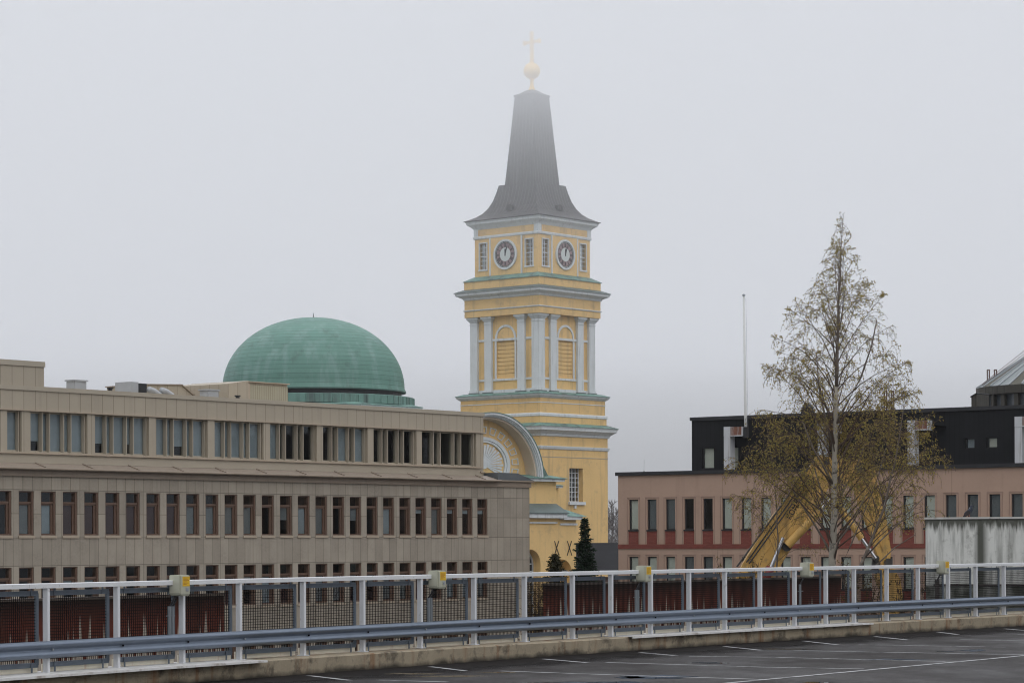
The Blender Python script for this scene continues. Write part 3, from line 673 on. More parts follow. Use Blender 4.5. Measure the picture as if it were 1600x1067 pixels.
mould('cornice', 0,0,0,'white', [(5.15,15.75),(5.24,15.8),(5.45,15.98),(5.52,16.14),(5.1,16.16)])
tw([(5.56,16.145),(5.56,16.19),(4.95,16.42),(4.3,16.43)], 'copper', 'cornice_flashing')
# belfry storey
wi = 4.18; po = 4.46; zb0, zt0 = 16.42, 24.10
for k in range(4):
    g = BT(k); g.wall(-wi, wi, zb0, zt0, [(-1.18,1.18,17.98,21.55)], -wi, .22); g.build('tower_wall', MT['yellow'], bt)
    g = BT(k); g.box(-1.18,1.18,-wi+.21,-wi+.25,17.98,21.55); 
    for i in range(9): g.box(-1.18,1.18,-wi+.10,-wi+.21,17.99+i*.395,17.99+i*.395+.345)
    g.build('louvre_panel', MT['yellow'], bt)
    g = BT(k)                                             # white mouldings of the bay
    g.box(-po+.1,po-.1,-wi-.10,-wi-.001,21.62,21.84); g.box(-po+.1,po-.1,-wi-.10,-wi-.001,17.66,17.86); g.box(-po+.1,po-.1,-wi-.12,-wi-.001,16.43,16.78)
    for s in (-1,1): g.box(*sorted((s*1.18,s*1.40)),-wi-.08,-wi-.001,17.861,21.619)
    g.build('bay_moulding', MT['white'], bt)
    g = BT(k); n = 20                                     # round arch
    for i in range(n):
        a0 = math.pi*i/n; a1 = math.pi*(i+1)/n; r0, r1 = 1.12, 1.34
        P = [(r*math.cos(a), z, 21.85 + r*math.sin(a)) for z in (-wi-.09, -wi-.001) for a, r in ((a0,r0),(a0,r1),(a1,r1),(a1,r0))]
        g.add(P, [(0,1,2,3),(4,7,6,5),(0,4,5,1),(1,5,6,2),(2,6,7,3),(3,7,4,0)])
    g.build('arch_moulding', MT['white'], bt)
    for s in (-1,1):                                      # inner pilasters
        g = BT(k); x = s*2.14; w_ = .46
        g.box(x-w_,x+w_,-po,-wi,16.75,23.35); g.box(x-w_-.08,x+w_+.08,-po-.09,-wi,16.55,16.78)
        g.box(x-w_-.04,x+w_+.04,-po-.05,-wi,23.32,23.38)
        g.add([(x-w_,-po-.01,23.55),(x+w_,-po-.01,23.55),(x+w_,-wi,23.55),(x-w_,-wi,23.55),(x-w_-.22,-po-.24,23.86),(x+w_+.22,-po-.24,23.86),(x+w_+.22,-wi,23.86),(x-w_-.22,-wi,23.86)],[(0,3,2,1),(4,5,6,7),(0,1,5,4),(1,2,6,5),(2,3,7,6),(3,0,4,7)])
        g.box(x-w_,x+w_,-po+.0,-wi,23.38,23.56)
        g.box(x-w_-.26,x+w_+.26,-po-.28,-wi,23.87,24.06); g.build('pilaster', MT['white'], bt)
        g = BT(k); g.box(x-w_-.14,x+w_+.14,-po-.14,-wi,16.40,16.55); g.build('pilaster_foot', MT['copper_dark'], bt)
for sx0, sy0 in ((-1,-1),(1,-1),(1,1),(-1,1)):            # corner piers
    g = BT(); cx, cy_ = sx0*(po-.47), sy0*(po-.47)
    def pier(h0, z0, h1, z1):
        g.add([(cx-h0,cy_-h0,z0),(cx+h0,cy_-h0,z0),(cx+h0,cy_+h0,z0),(cx-h0,cy_+h0,z0),(cx-h1,cy_-h1,z1),(cx+h1,cy_-h1,z1),(cx+h1,cy_+h1,z1),(cx-h1,cy_+h1,z1)],[(0,3,2,1),(4,5,6,7),(0,1,5,4),(1,2,6,5),(2,3,7,6),(3,0,4,7)])
    pier(.55,16.55,.55,16.78); pier(.47,16.78,.47,23.55); pier(.52,23.32,.52,23.38); pier(.48,23.56,.70,23.86); pier(.74,23.87,.74,24.06)
    g.build('corner_pier', MT['white'], bt); g = BT(); pier(.6,16.40,.6,16.54); g.build('pilaster_foot', MT['copper_dark'], bt)
# entablature
tw([(4.85,24.07),(4.85,26.0)]); mould('string_course', 0,0,0,'white', [(4.86,24.68),(4.94,24.72),(4.96,24.80),(4.86,24.84)])
mould('cornice', 0,0,0,'white', [(4.85,25.78),(4.95,25.84),(5.0,25.98),(5.35,26.16),(5.5,26.24),(5.53,26.40),(5.6,26.5),(4.9,26.52)])
tw([(5.63,26.50),(5.63,26.55),(4.9,26.86),(4.7,26.87)], 'copper_dark', 'cornice_flashing')
tw([(4.87,26.6),(4.87,27.66)])
tw([(4.97,27.62),(4.97,27.68),(4.13,28.16),(3.9,28.17)], 'copper', 'attic_flashing')
# clock storey: hollow, with openings at both ends of each side
cw = 4.10; zc0, zc1 = 28.1, 32.0
for k in range(4):
    hol = [(s*2.98-.46, s*2.98+.46, 28.85, 31.45) for s in (-1,1)]
    g = BT(k); g.wall(-cw, cw, zc0, zc1, hol, -cw, .42)
    g.wall(-cw+.42, cw-.42, zc0, zc1, [(a,b,c,d) for a,b,c,d in hol], -cw+.42, .001); g.build('tower_wall', MT['yellow'], bt)
    g = BT(k); g.box(-1.95,1.95,-cw-.07,-cw-.001,28.15,31.99); g.build('clock_bay', MT['yellow'], bt)
    g = BT(k)
    for s in (-1,1): g.box(*sorted((s*1.952,s*2.12)),-cw-.10,-cw-.001,28.16,31.98)
    g.build('bay_moulding', MT['white'], bt)
    for a,b,c,d in hol:
        g = BT(k)
        for x in (a-.10, b): g.box(x,x+.10,-cw-.06,-cw+.10,c-.1,d+.1)
        g.box(a-.14,b+.14,-cw-.09,-cw-.002,c-.14,c-.002); g.box(a-.1,b+.1,-cw-.06,-cw-.003,d+.002,d+.10)
        m_ = (a+b)/2; g.box(m_-.035,m_+.035,-cw+.12,-cw+.18,c,d)
        for i in range(1,6): z = c + (d-c)*i/6; h_ = .045 if i == 3 else .02; g.box(a,b,-cw+.13,-cw+.17,z-h_,z+h_)
        w_ = g.build('window', MT['white'], bt); g = BT(k); g.box(a,b,-cw+.145,-cw+.15,c,d); g.build('pane', MT['glass_dark'], w_)
    # clock
    def ring(g, r0, r1, y0, y1, n=48, m=0):
        for i in range(n):
            a0 = 2*math.pi*i/n; a1 = 2*math.pi*(i+1)/n
            P = [(r*math.cos(a), y, 30.15 + r*math.sin(a)) for y in (y0, y1) for a, r in ((a0,r0),(a0,r1),(a1,r1),(a1,r0))]
            g.add(P, [(0,1,2,3),(4,7,6,5),(0,4,5,1),(1,5,6,2),(2,6,7,3),(3,7,4,0)], m)
    Y0 = -cw-.07
    g = BT(k); ring(g, 1.31, 1.5, Y0-.14, Y0-.001); ck = g.build('clock', MT['white'], bt)
    g = BT(k); ring(g, 1.15, 1.308, Y0-.07, Y0-.002); g.build('minute_ring', MT['clock_black'], ck)
    g = BT(k); ring(g, 1.21, 1.245, Y0-.076, Y0-.071); g.build('minute_track', MT['clock_white'], ck)
    g = BT(k); ring(g, .68, 1.129, Y0-.06, Y0-.002); g.build('hour_ring', MT['clock_red'], ck)
    g = BT(k); ring(g, .001, .679, Y0-.08, Y0-.002); g.build('dial', MT['clock_white'], ck)
    g = BT(k)
    for hh, rom in enumerate(['XII','I','II','III','IIII','V','VI','VII','VIII','IX','X','XI']):
        an = math.pi/2 - hh*math.pi/6; er = Vector((math.cos(an),0,math.sin(an))); et = Vector((-er.z,0,er.x)) * -1
        wds = {'I':.075,'V':.13,'X':.13}; tot = sum(wds[c] for c in rom); x = -tot/2; c0 = Vector((0,Y0-.065,30.15))
        def st(a, b, wd):
            g.beam(c0 + et*a[0] + er*a[1], c0 + et*b[0] + er*b[1], wd, .012, up=(0,1,0))
        for c in rom:
            xc = x + wds[c]/2
            if c == 'I': st((xc,.73),(xc,1.09),.05)
            elif c == 'V': st((xc-.05,1.09),(xc,.73),.045); st((xc+.05,1.09),(xc,.73),.03)
            else: st((xc-.05,1.09),(xc+.05,.73),.045); st((xc+.05,1.09),(xc-.05,.73),.03)
            x += wds[c]
    g.build('numerals', MT['clock_black'], ck)
    for nm, ln_, wd, an in (('hour_hand', .62, .17, R(90-2)), ('minute_hand', .98, .10, R(90-18))):
        g = BT(k); e = Vector((math.cos(an),0,math.sin(an))); p = Vector((-e.z,0,e.x)); c0 = Vector((0,Y0-.12,30.15))
        P = [c0 - e*.15 - p*wd*.3, c0 - e*.15 + p*wd*.3, c0 + e*ln_*.75 + p*wd*.5, c0 + e*ln_, c0 + e*ln_*.75 - p*wd*.5]
        g.add(P + [q + Vector((0,.025,0)) for q in P], [(0,1,2,3,4),(9,8,7,6,5),(0,5,6,1),(1,6,7,2),(2,7,8,3),(3,8,9,4),(4,9,5,0)]); g.build(nm, MT['clock_black'], ck)
g = BT(); g.squares([(cw-.45,zc0+.02),(cw-.45,zc0+.04)]); g.build('bell_floor', MT['interior'], bt)
# frieze and top cornice
tw([(4.14,32.0),(4.14,33.05)]); mould('string_course', 0,0,0,'white', [(4.15,31.9),(4.22,31.95),(4.24,32.12),(4.17,32.2)])
for sx0, sy0 in ((-1,-1),(1,-1),(1,1),(-1,1)):
    g = BT(); g.box(sx0*3.9-.28, sx0*3.9+.28, sy0*3.9-.28, sy0*3.9+.28, 32.21, 32.98); g.build('corner_block', MT['white'], bt)
mould('cornice', 0,0,0,'white', [(4.15,32.85),(4.25,32.98),(4.35,33.1),(4.62,33.3),(4.70,33.36),(4.72,33.5),(4.80,33.64),(4.2,33.66)])
def slate():
    m = mk('dark_seamed_metal_roof', (.042,.039,.038), .55, .15, .6, streak=((.12,.11,.10), .35, .55), streaks=1.5)
    t = m.node_tree; N = t.nodes; L = t.links; b = N['Principled BSDF']
    tc = N.new('ShaderNodeTexCoord'); sp = N.new('ShaderNodeSeparateXYZ'); L.new(tc.outputs['Object'], sp.inputs[0]); sn = N.new('ShaderNodeSeparateXYZ'); L.new(tc.outputs['Normal'], sn.inputs[0])
    ax = N.new('ShaderNodeMath'); ax.operation = 'ABSOLUTE'; L.new(sn.outputs[0], ax.inputs[0]); ay = N.new('ShaderNodeMath'); ay.operation = 'ABSOLUTE'; L.new(sn.outputs[1], ay.inputs[0])
    gt = N.new('ShaderNodeMath'); gt.operation = 'GREATER_THAN'; L.new(ax.outputs[0], gt.inputs[0]); L.new(ay.outputs[0], gt.inputs[1])
    mxx = N.new('ShaderNodeMix'); L.new(gt.outputs[0], mxx.inputs[0]); L.new(sp.outputs[0], mxx.inputs[2]); L.new(sp.outputs[1], mxx.inputs[3])
    pp = N.new('ShaderNodeMath'); pp.operation = 'PINGPONG'; pp.inputs[1].default_value = .22; L.new(mxx.outputs[0], pp.inputs[0])
    mr = N.new('ShaderNodeMapRange'); mr.inputs[1].default_value = .0; mr.inputs[2].default_value = .045; mr.inputs[3].default_value = 1; mr.inputs[4].default_value = 0; L.new(pp.outputs[0], mr.inputs[0])
    bp = N.new('ShaderNodeBump'); bp.inputs['Strength'].default_value = 1; bp.inputs['Distance'].default_value = .06; L.new(mr.outputs[0], bp.inputs['Height']); L.new(bp.outputs[0], b.inputs['Normal'])
    src = b.inputs['Base Color'].links[0].from_socket; c = N.new('ShaderNodeMix'); c.data_type = 'RGBA'; L.new(mr.outputs[0], c.inputs[0]); L.new(src, c.inputs[6]); c.inputs[7].default_value = (.125,.125,.13,1); L.new(c.outputs[2], b.inputs['Base Color'])
    return m
MT['slate'] = slate()
tw([(4.90,33.66),(4.90,33.72),(4.55,33.86),(4.0,34.15),(3.55,34.52),(3.15,35.05),(2.82,35.75),(2.58,36.55),(2.40,37.3),(2.40,37.36),(1.95,37.40)], 'slate', 'spire_skirt')
tw([(1.95,37.38),(1.60,41.6),(1.23,46.25)], 'slate', 'spire'); tw([(1.30,46.25),(1.32,46.42),(.85,46.62),(.5,46.88),(.3,46.98)], 'slate', 'spire_cap')
for k in range(4):
    for s in (-1,1) if False else (0,):
        g = BT(k); x = 0; 
        g.prism([(-.45,34.62),(.45,34.62),(.40,34.95),(.2,35.15),(-.2,35.15),(-.40,34.95)], -3.62, -2.9); g.build('dormer', MT['slate'], bt)
g = BT(); g.lathe([(.42,46.9),(.28,47.1),(.18,47.5),(.17,47.95),(.24,48.1)], 16); g.build('neck', MT['gold'], bt, smooth=True)
g = BT(); g.lathe([(.84*math.sin(a), 48.9-.84*math.cos(a)) for a in [0.02+i*(math.pi-.04)/16 for i in range(17)]], 28); g.build('ball', MT['gold'], bt, smooth=True)
g = BT(); g.box(-.14,.14,-.14,.14,49.6,52.85); g.box(-.11,.11,-.98,-.141,51.65,51.93); g.box(-.11,.11,.141,.98,51.65,51.93)
for y in (-.98,.98): g.box(-.13,.13,y-.1,y+.1,51.58,52.0)
g.build('cross', MT['gold'], bt)

# ================================================================ domed church
DO = at(491, 846, 233.3); DO.z = GROUND
ch = thing('domed_church', 'yellow church with large green copper dome and arched gable with a sunburst', 'church', tuple(DO), R(50))
def BC():
    g = MB(); g.X = tz(); return g
zs = 15.35; rr = 8.28; hh = 22.15-zs
prof = [(8.42, zs-.1), (8.40, zs+.06), (rr, zs+.28)]
for i in range(1, 25): a = math.pi/2*i/24.5; prof.append((rr*math.cos(a)**.96 if i < 24 else .2, zs+.28+(hh-.28)*math.sin(a)))
def domemat():
    m = mk('dome_copper', (.105,.225,.18), .55, .18, .35, streak=((.21,.32,.29), .55, .5), streaks=.9, stain=((.075,.14,.115), .6, .8, .55))
    t = m.node_tree; N = t.nodes; L = t.links; b = N['Principled BSDF']
    tc = N.new('ShaderNodeTexCoord'); sp = N.new('ShaderNodeSeparateXYZ'); L.new(tc.outputs['Object'], sp.inputs[0])
    an = N.new('ShaderNodeMath'); an.operation = 'ARCTAN2'; L.new(sp.outputs[1], an.inputs[0]); L.new(sp.outputs[0], an.inputs[1])
    # elevation along the shell
    zz = N.new('ShaderNodeMapRange'); zz.inputs[1].default_value = zs-GROUND; zz.inputs[2].default_value = 22.2-GROUND; L.new(sp.outputs[2], zz.inputs[0])
    el = N.new('ShaderNodeMath'); el.operation = 'ARCSINE'; L.new(zz.outputs[0], el.inputs[0])
    e2 = N.new('ShaderNodeMath'); e2.operation = 'MULTIPLY'; e2.inputs[1].default_value = 10.2; L.new(el.outputs[0], e2.inputs[0])
    a2 = N.new('ShaderNodeMath'); a2.operation = 'MULTIPLY'; a2.inputs[1].default_value = 8.0; L.new(an.outputs[0], a2.inputs[0])
    cb = N.new('ShaderNodeCombineXYZ'); L.new(a2.outputs[0], cb.inputs[0]); L.new(e2.outputs[0], cb.inputs[1])
    br = N.new('ShaderNodeTexBrick'); br.offset = .5; br.inputs['Scale'].default_value = 1; br.inputs['Brick Width'].default_value = 300; br.inputs['Row Height'].default_value = .62; br.inputs['Mortar Size'].default_value = .03
    br.inputs['Mortar Smooth'].default_value = .3; br.inputs['Color1'].default_value = (1.0,1.0,1.0,1); br.inputs['Color2'].default_value = (.84,.88,.88,1); br.inputs['Mortar'].default_value = (.40,.44,.44,1); L.new(cb.outputs[0], br.inputs['Vector'])
    src = b.inputs['Base Color'].links[0].from_socket; c = N.new('ShaderNodeMix'); c.data_type = 'RGBA'; c.blend_type = 'MULTIPLY'; c.inputs[0].default_value = 1; L.new(src, c.inputs[6]); L.new(br.outputs['Color'], c.inputs[7]); L.new(c.outputs[2], b.inputs['Base Color'])
    return m
g = BC(); g.lathe(prof, 96); g.build('dome', domemat(), ch, smooth=True, auto=40)
g = BC(); g.tube([(0,0,22.1),(0,0,22.55)], [.05,.02], 6); g.build('finial', MT['black'], ch)
g = BC(); g.lathe([(8.0,14.3),(8.0,15.3)], 64); g.build('drum', MT['black'], ch)
for k in range(0, 72):
    pass
g = BC(); g.lathe([(9.15,14.0),(9.15,14.75),(8.95,14.80),(8.95,14.6),(7.9,14.62)], 64)
for k in range(72): a = 2*math.pi*k/72; g.beam((9.17*math.cos(a),9.17*math.sin(a),14.0),(9.17*math.cos(a),9.17*math.sin(a),14.72),.05,.05)
g.build('drum_parapet', MT['copper'], ch)
RC = 10.55; ro = R(22.5)
def octo(name, prof, mat): g = BC(); g.lathe(prof, 8, rot=ro); return g.build(name, MT[mat], ch)
octo('octagon_wall', [(RC-.75,GROUND),(RC-.75,13.0)], 'yellow'); octo('cornice', [(RC-.75,12.9),(RC-.65,13.05),(RC-.35,13.3),(RC-.12,13.4),(RC-.10,13.6),(RC,13.75),(RC-.8,13.76)], 'white')
octo('cornice_roof', [(RC+.03,13.76),(RC+.03,13.80),(9.0,14.12),(8.2,14.13)], 'copper')
# arm with the arched gable: local frame of the facade
FO = at(765, 846, 222.0); FO.z = GROUND
fl = Matrix.Rotation(-R(50), 4, 'Z') @ Vector((FO.x-DO.x, FO.y-DO.y, 0))     # facade origin in church coordinates
def BF():
    g = MB(); g.X = Matrix.Translation((fl.x, fl.y, -GROUND)); return g
ZC = 7.40; A_, B_ = 6.75, 5.6
def el_(r, a): return (r*A_*math.cos(a), ZC - .15 + r*B_*math.sin(a))
def arcband(g, r0, r1, y0, y1, a0=0.0, a1=math.pi, n=48, m=0):
    for i in range(n):
        b0 = a0+(a1-a0)*i/n; b1 = a0+(a1-a0)*(i+1)/n
        q = [el_(r0,b0), el_(r1,b0), el_(r1,b1), el_(r0,b1)]
        P = [(x,y,z) for y in (y0,y1) for x,z in q]
        g.add(P, [(0,1,2,3),(4,7,6,5),(0,4,5,1),(1,5,6,2),(2,6,7,3),(3,7,4,0)], m)
g = BF(); arcband(g, .94, .965, -.30, 12); arcband(g, .955, .985, -.42, -.302); arcband(g,.97,1.0,-.55,-.422); g.build('arch_moulding', MT['white'], ch)
g = BF(); arcband(g, .967, 1.0, -.30, 12.0); arcband(g,1.002,1.012,-.6,12); g.build('vault_roof', MT['copper'], ch)
MT['soffit'] = mk('arch_soffit', (.60,.49,.38), .85, .06, 1)
g = BF(); arcband(g, .91, .939, -.1, 1.3); g.build('arch_reveal', MT['soffit'], ch)
g = BF(); n = 40; pts = [el_(.915, math.pi*i/n) for i in range(n+1)]; g.prism(pts, 1.0, 1.2); g.build('tympanum', MT['yellow'], ch)
# sunburst and coffers on the tympanum
cx, cz = .35, ZC+1.0
def ebox(g, a, r0, r1, w0, w1, y0, y1):
    k = 1.42; er = Vector((k*math.cos(a),0,math.sin(a))); et = Vector((-k*math.sin(a),0,math.cos(a)))
    P = [Vector((cx,0,cz)) + er*r + et*s*wd/2 for r, wd in ((r0,w0),(r1,w1)) for s in (-1,1)]
    P = [P[0],P[1],P[3],P[2]]
    g.add([(p.x,y0,p.z) for p in P]+[(p.x,y1,p.z) for p in P], [(0,1,2,3),(7,6,5,4),(0,4,5,1),(1,5,6,2),(2,6,7,3),(3,7,4,0)])
g = BF()
for i in range(26): ebox(g, R(-28+i*236/25), .0, 1.72+(.12 if i%2 else 0), .03, .20, .93, .998)
for i in range(24):
    a = 2*math.pi*i/24
    ebox(g, a, 0, .36, .01, .1, .90, .96)
g.build('sunburst', MT['white'], ch)
g = BF(); n = 44; 
for i in range(n):
    a = R(-20)+R(220)*i/n; 
    b = R(-20)+R(220)*(i+1)/n
    for r0, r1, y in ((1.95,2.12,.86),(2.14,2.42,.80)):
        P = [(cx+1.42*r*math.cos(t), cz+r*math.sin(t)) for t, r in ((a,r0),(a,r1),(b,r1),(b,r0))]
        g.add([(x,yy,z) for yy in (y,.998) for x,z in P], [(0,1,2,3),(4,7,6,5),(0,4,5,1),(1,5,6,2),(2,6,7,3),(3,7,4,0)])
g.build('inner_ring', MT['white'], ch)
g = BF()
for i in range(13):
    a = R(-10+i*200/12); da = R(5.2)
    for (r0,r1,t0,t1) in ((2.72,2.80,-1,1),(3.28,3.36,-1,1),(2.801,3.279,-1,-.75),(2.801,3.279,.75,1)):
        P = [(cx+1.42*r*math.cos(a+t*da), cz+r*math.sin(a+t*da)) for t, r in ((t0,r0),(t0,r1),(t1,r1),(t1,r0))]
        g.add([(x,yy,z) for yy in (.93,.998) for x,z in P], [(0,1,2,3),(4,7,6,5),(0,4,5,1),(1,5,6,2),(2,6,7,3),(3,7,4,0)])
g.build('coffers', MT['white'], ch)
# blocks below
XE = 9.2
g = BF(); g.box(-9.8, XE, 0, 13, 4.4, ZC-.35); g.build('upper_wall', MT['yellow'], ch)
g = BF(); g.prism([(-10.3,ZC-.36),(9.7,ZC-.36),(9.85,ZC-.12),(-10.4,ZC-.12)], -.55, 13); g.build('cornice', MT['white'], ch)
g = BF(); g.add([(-10.6,-.7,ZC-.118),(10.0,-.7,ZC-.118),(10.0,13,ZC-.118),(-10.6,13,ZC-.118),(-10.6,.6,ZC+.22),(9.0,.6,ZC+.22),(9.0,13,ZC+.22),(-10.6,13,ZC+.22),(-10.6,-.7,ZC-.06),(10.0,-.7,ZC-.06)],[(0,1,2,3),(4,5,6,7),(0,1,9,8),(8,9,5,4),(9,2,6,5),(1,2,9)]); g.build('ledge_roof', MT['copper'], ch)
g = BF(); g.add([(6.6,.2,ZC+.2),(8.3,.2,ZC+.2),(8.3,12,ZC+.2),(6.6,12,ZC+.2),(6.4,.2,ZC+2.6),(6.4,12,ZC+2.6)],[(0,1,4),(3,5,2),(1,2,5,4),(0,4,5,3),(0,3,2,1)]); g.build('side_roof', MT['copper'], ch)
# small buttress block behind on the right
g = BF(); g.box(9.3, 11.5, 1.6, 5, 3.2, 6.55); g.build('buttress', MT['yellow'], ch); g = BF(); g.box(9.25,11.8,1.3,5.2,6.552,6.75); g.build('buttress_cornice', MT['white'], ch)
g = BF(); g.add([(9.2,1.15,6.752),(12.0,1.15,6.752),(12.0,5.3,6.752),(9.2,5.3,6.752),(9.2,2.6,7.05),(10.8,2.6,7.05),(10.8,5.3,7.05),(9.2,5.3,7.05)],[(0,3,2,1),(4,5,6,7),(0,1,5,4),(1,2,6,5),(2,3,7,6),(3,0,4,7)]); g.build('buttress_roof', MT['copper'], ch)
# lower storey
zl = 4.05
def fx(px, y):
    """x along the gable front (set y back) that the photograph shows at column px"""
    u = Vector((math.cos(R(50)), math.sin(R(50)))); v = Vector((-u.y, u.x)); return sx_(px, Vector((FO.x, FO.y)) + v*y, u)
def arch_hole(g, x0, x1, z0, zsp, y, depth, n=14):
    """the spandrels and curved reveal of a round headed opening whose box ends at zsp + radius"""
    r = (x1-x0)/2; c = (x0+x1)/2
    for sgn in (-1, 1):
        cor = (c+sgn*r, y, zsp+r)
        for i in range(n):
            a0 = math.pi/2*i/n; a1 = math.pi/2*(i+1)/n
            p = [(c+sgn*r*math.cos(t), y, zsp+r*math.sin(t)) for t in (a0, a1)]
            g.add([cor, p[0], p[1]], [(0,1,2)])
            q = [(x, y+depth, z) for x, _, z in p]; g.add([p[0], p[1], q[1], q[0]], [(0,1,2,3)])
YL = -1.4; XW = fx(900, YL); nx1 = fx(844.5, YL); nx0 = nx1 - 2.6; n2a = fx(865, YL); n2b = n2a + 2.6; nzs = 1.0 - 1.3; n2s = .1 - 1.3
g = BF()
g.wall(-10.6, XW, GROUND, zl, [(nx0,nx1,-5.0,nzs+1.3),(n2a,min(n2b,XW-.4),-5.0,n2s+1.3)], YL, .95)
arch_hole(g, nx0, nx1, -5, nzs, YL, .95); arch_hole(g, n2a, min(n2b,XW-.4), -5, n2s, YL, .95)
g.quad((nx0-.1,-.44,-5.1),(n2b+.1,-.44,-5.1),(n2b+.1,-.44,1.3),(nx0-.1,-.44,1.3))
g.quad((XW,-1.4,GROUND),(XW,10,GROUND),(XW,10,zl),(XW,-1.4,zl))
lw = g.build('lower_wall', MT['yellow'], ch)
g = BF(); g.box(-10.7,XW-2.8,-1.55,-1.402,zl-.75,zl-.62); g.prism([(-10.8,zl-.28),(XW-1.9,zl-.28),(XW-1.9,zl+.12),(-10.8,zl+.12)], -1.95, -1.402); g.box(XW-2.3,XW+.1,-1.5,-1.402,zl-.9,zl-.72); g.box(XW-2.3,XW+.35,-1.9,-1.41,zl-.42,zl-.12); g.build('lower_cornice', MT['white'], ch)
g = BF(); g.add([(-10.9,-2.1,zl+.122),(XW-1.8,-2.1,zl+.122),(XW-1.8,0,zl+.122),(-10.9,0,zl+.122),(-10.9,-.02,zl+1.02),(9.2,-.02,zl+1.02),(-10.9,-2.1,zl+.18),(XW-1.8,-2.1,zl+.18)],[(0,1,2,3),(0,6,7,1),(6,4,5,7),(7,5,2,1),(0,3,4,6),(3,2,5,4)]); g.build('lean_to_roof', MT['copper_dark'], ch)
g = BF(); g.add([(XW-3.1,-1.9,zl-.118),(XW+.75,-2.1,zl-.118),(XW+.75,6,zl-.118),(XW-3.1,6,zl-.118),(XW-3.1,0,zl+.98),(XW-2.2,0,zl+.98),(XW-2.2,6,zl+.98),(XW-3.1,6,zl+.98)],[(0,3,2,1),(4,5,6,7),(0,1,5,4),(1,2,6,5),(2,3,7,6),(3,0,4,7)]); g.build('corner_roof', MT['copper'], ch)
for a_, b_, zz_ in ((nx0, nx1, nzs),):
    g = BF()
    c_ = (a_+b_)/2; r_ = (b_-a_)/2-.05
    for x in (c_-r_, c_-.04, c_+r_-.1): g.box(x, x+.1, -.62, -.52, -5, zz_+ (.1 if x != c_-.04 else 1.1))
    for z in (-4.9,-3.9,-2.9,-1.9,-.95,zz_): g.box(c_-r_+.1, c_+r_-.1, -.61, -.53, z, z+.08)
    for i in range(16):
        t0 = math.pi*i/16; t1 = math.pi*(i+1)/16
        P = [(c_+r*math.cos(t), y, zz_+r*math.sin(t)) for y in (-.62,-.5) for t, r in ((t0,r_-.12),(t0,r_),(t1,r_),(t1,r_-.12))]
        g.add(P, [(0,1,2,3),(4,7,6,5),(0,4,5,1),(1,5,6,2),(2,6,7,3),(3,7,4,0)])
    wf = g.build('window', MT['white'], ch)
    g = BF(); g.prism([(c_-r_,-5),(c_+r_,-5),(c_+r_,zz_)]+[(c_+r_*math.cos(math.pi*i/16), zz_+r_*math.sin(math.pi*i/16)) for i in range(1,17)], -.50, -.47); g.build('pane', MT['clock_black'], wf)
# iron wall anchors
g = BF()
for x in (fx(869, YL), fx(889, YL)):
    g.beam((x-.32,-1.45,.45),(x+.32,-1.45,1.75),.05,.05,up=(0,1,0)); g.beam((x-.32,-1.48,1.75),(x+.32,-1.48,.45),.05,.05,up=(0,1,0))
g.build('wall_anchor', MT['black'], ch)

# ================================================================ right building: pink concrete with a black top storey
RA = math.atan2(-15.5, 20.5); ROo, RU = frame(966, 153.5, RA)
rs = lambda px, y=0: sx_(px, Vector((ROo.x, ROo.y)) + Vector((-RU.y, RU.x))*y, RU)
rbd = thing('pink_building', 'pink concrete building with red brick bands and a black upper storey behind the birch', 'building', tuple(ROo), RA)
XR2 = rs(1600) + 14
lefts = [983,1010,1037.6,1064.8,1093,1122,1151.3,1181,1211.7,1243,1275.5,1308.5,1342,1377.5,1411.5,1444.8,1477.8,1511.3,1545.5,1580.5]
ws = [rs(p) for p in lefts]; pit = (ws[-1]-ws[0])/19; ws = [ws[0]+pit*k for k in range(19)] + [ws[0]+pit*k for k in range(19, 29)]
ww = .66; zt_ = 5.62; wr = [2.38, 2.38-3.40, 2.38-6.8]
holes = [(x, x+ww, z, z+1.80) for z in wr for x in ws if x+ww < XR2]
g = BB(); g.wall(0, XR2, GROUND, zt_, holes, 0, .16)
g.quad((0,0,GROUND),(0,0,zt_),(0,18,zt_),(0,18,GROUND)); g.quad((XR2,0,GROUND),(XR2,18,GROUND),(XR2,18,zt_),(XR2,0,zt_)); g.quad((0,18,GROUND),(0,18,zt_),(XR2,18,zt_),(XR2,18,GROUND))
g.build('wall', MT['pink'], rbd)
MT['pink_trim'] = mk('pink_concrete_trim', (.335,.23,.18), .85, .06, .8)
g = BB()
for z in wr[:2]:
    for x in ws:
        if x+ww < XR2: g.box(x-.13, x+ww+.13, -.035, -.002, z+1.9, z+1.94); g.box(x-.13,x-.10,-.03,-.002,z-.85,z+1.899); g.box(x+ww+.10,x+ww+.13,-.03,-.002,z-.85,z+1.899)
g.build('wall_ribs', MT['pink_trim'], rbd)
g = BB()
for z in wr[:2]: g.box(.0, XR2, -.05, -.036, z-1.12, z-.862)
g.build('brick_band', MT['brick'], rbd)
g = BB(); g.box(0, XR2, 2, 2.1, GROUND, zt_-.1); 
for z in (1.3,-2.1,5.0): g.box(.1, XR2-.1, .3, 2, z, z+.1)
g.build('interior', MT['interior'], rbd)
g = BB(); g.box(-.12, XR2+.1, -.14, 18.1, zt_, zt_+.21); g.build('roof_fascia', MT['black'], rbd)
g = MB(); 
for a in ((0,.09),(ww-.03,ww)): g.box(a[0],a[1],.09,.17,0,1.8)
g.box(.09,ww-.03,.1,.17,0,.05); g.box(.09,ww-.03,.1,.17,1.75,1.8); w0 = g.build('window', MT['black'], rbd)
g = MB(); g.box(.09,ww-.03,.12,.125,.05,1.75); p0 = g.build('pane', MT['glass_dark'], w0)
g = MB(); g.box(-.03,ww+.03,-.07,.08,-.085,-.001); s0_ = g.build('sill', MT['black'], w0)
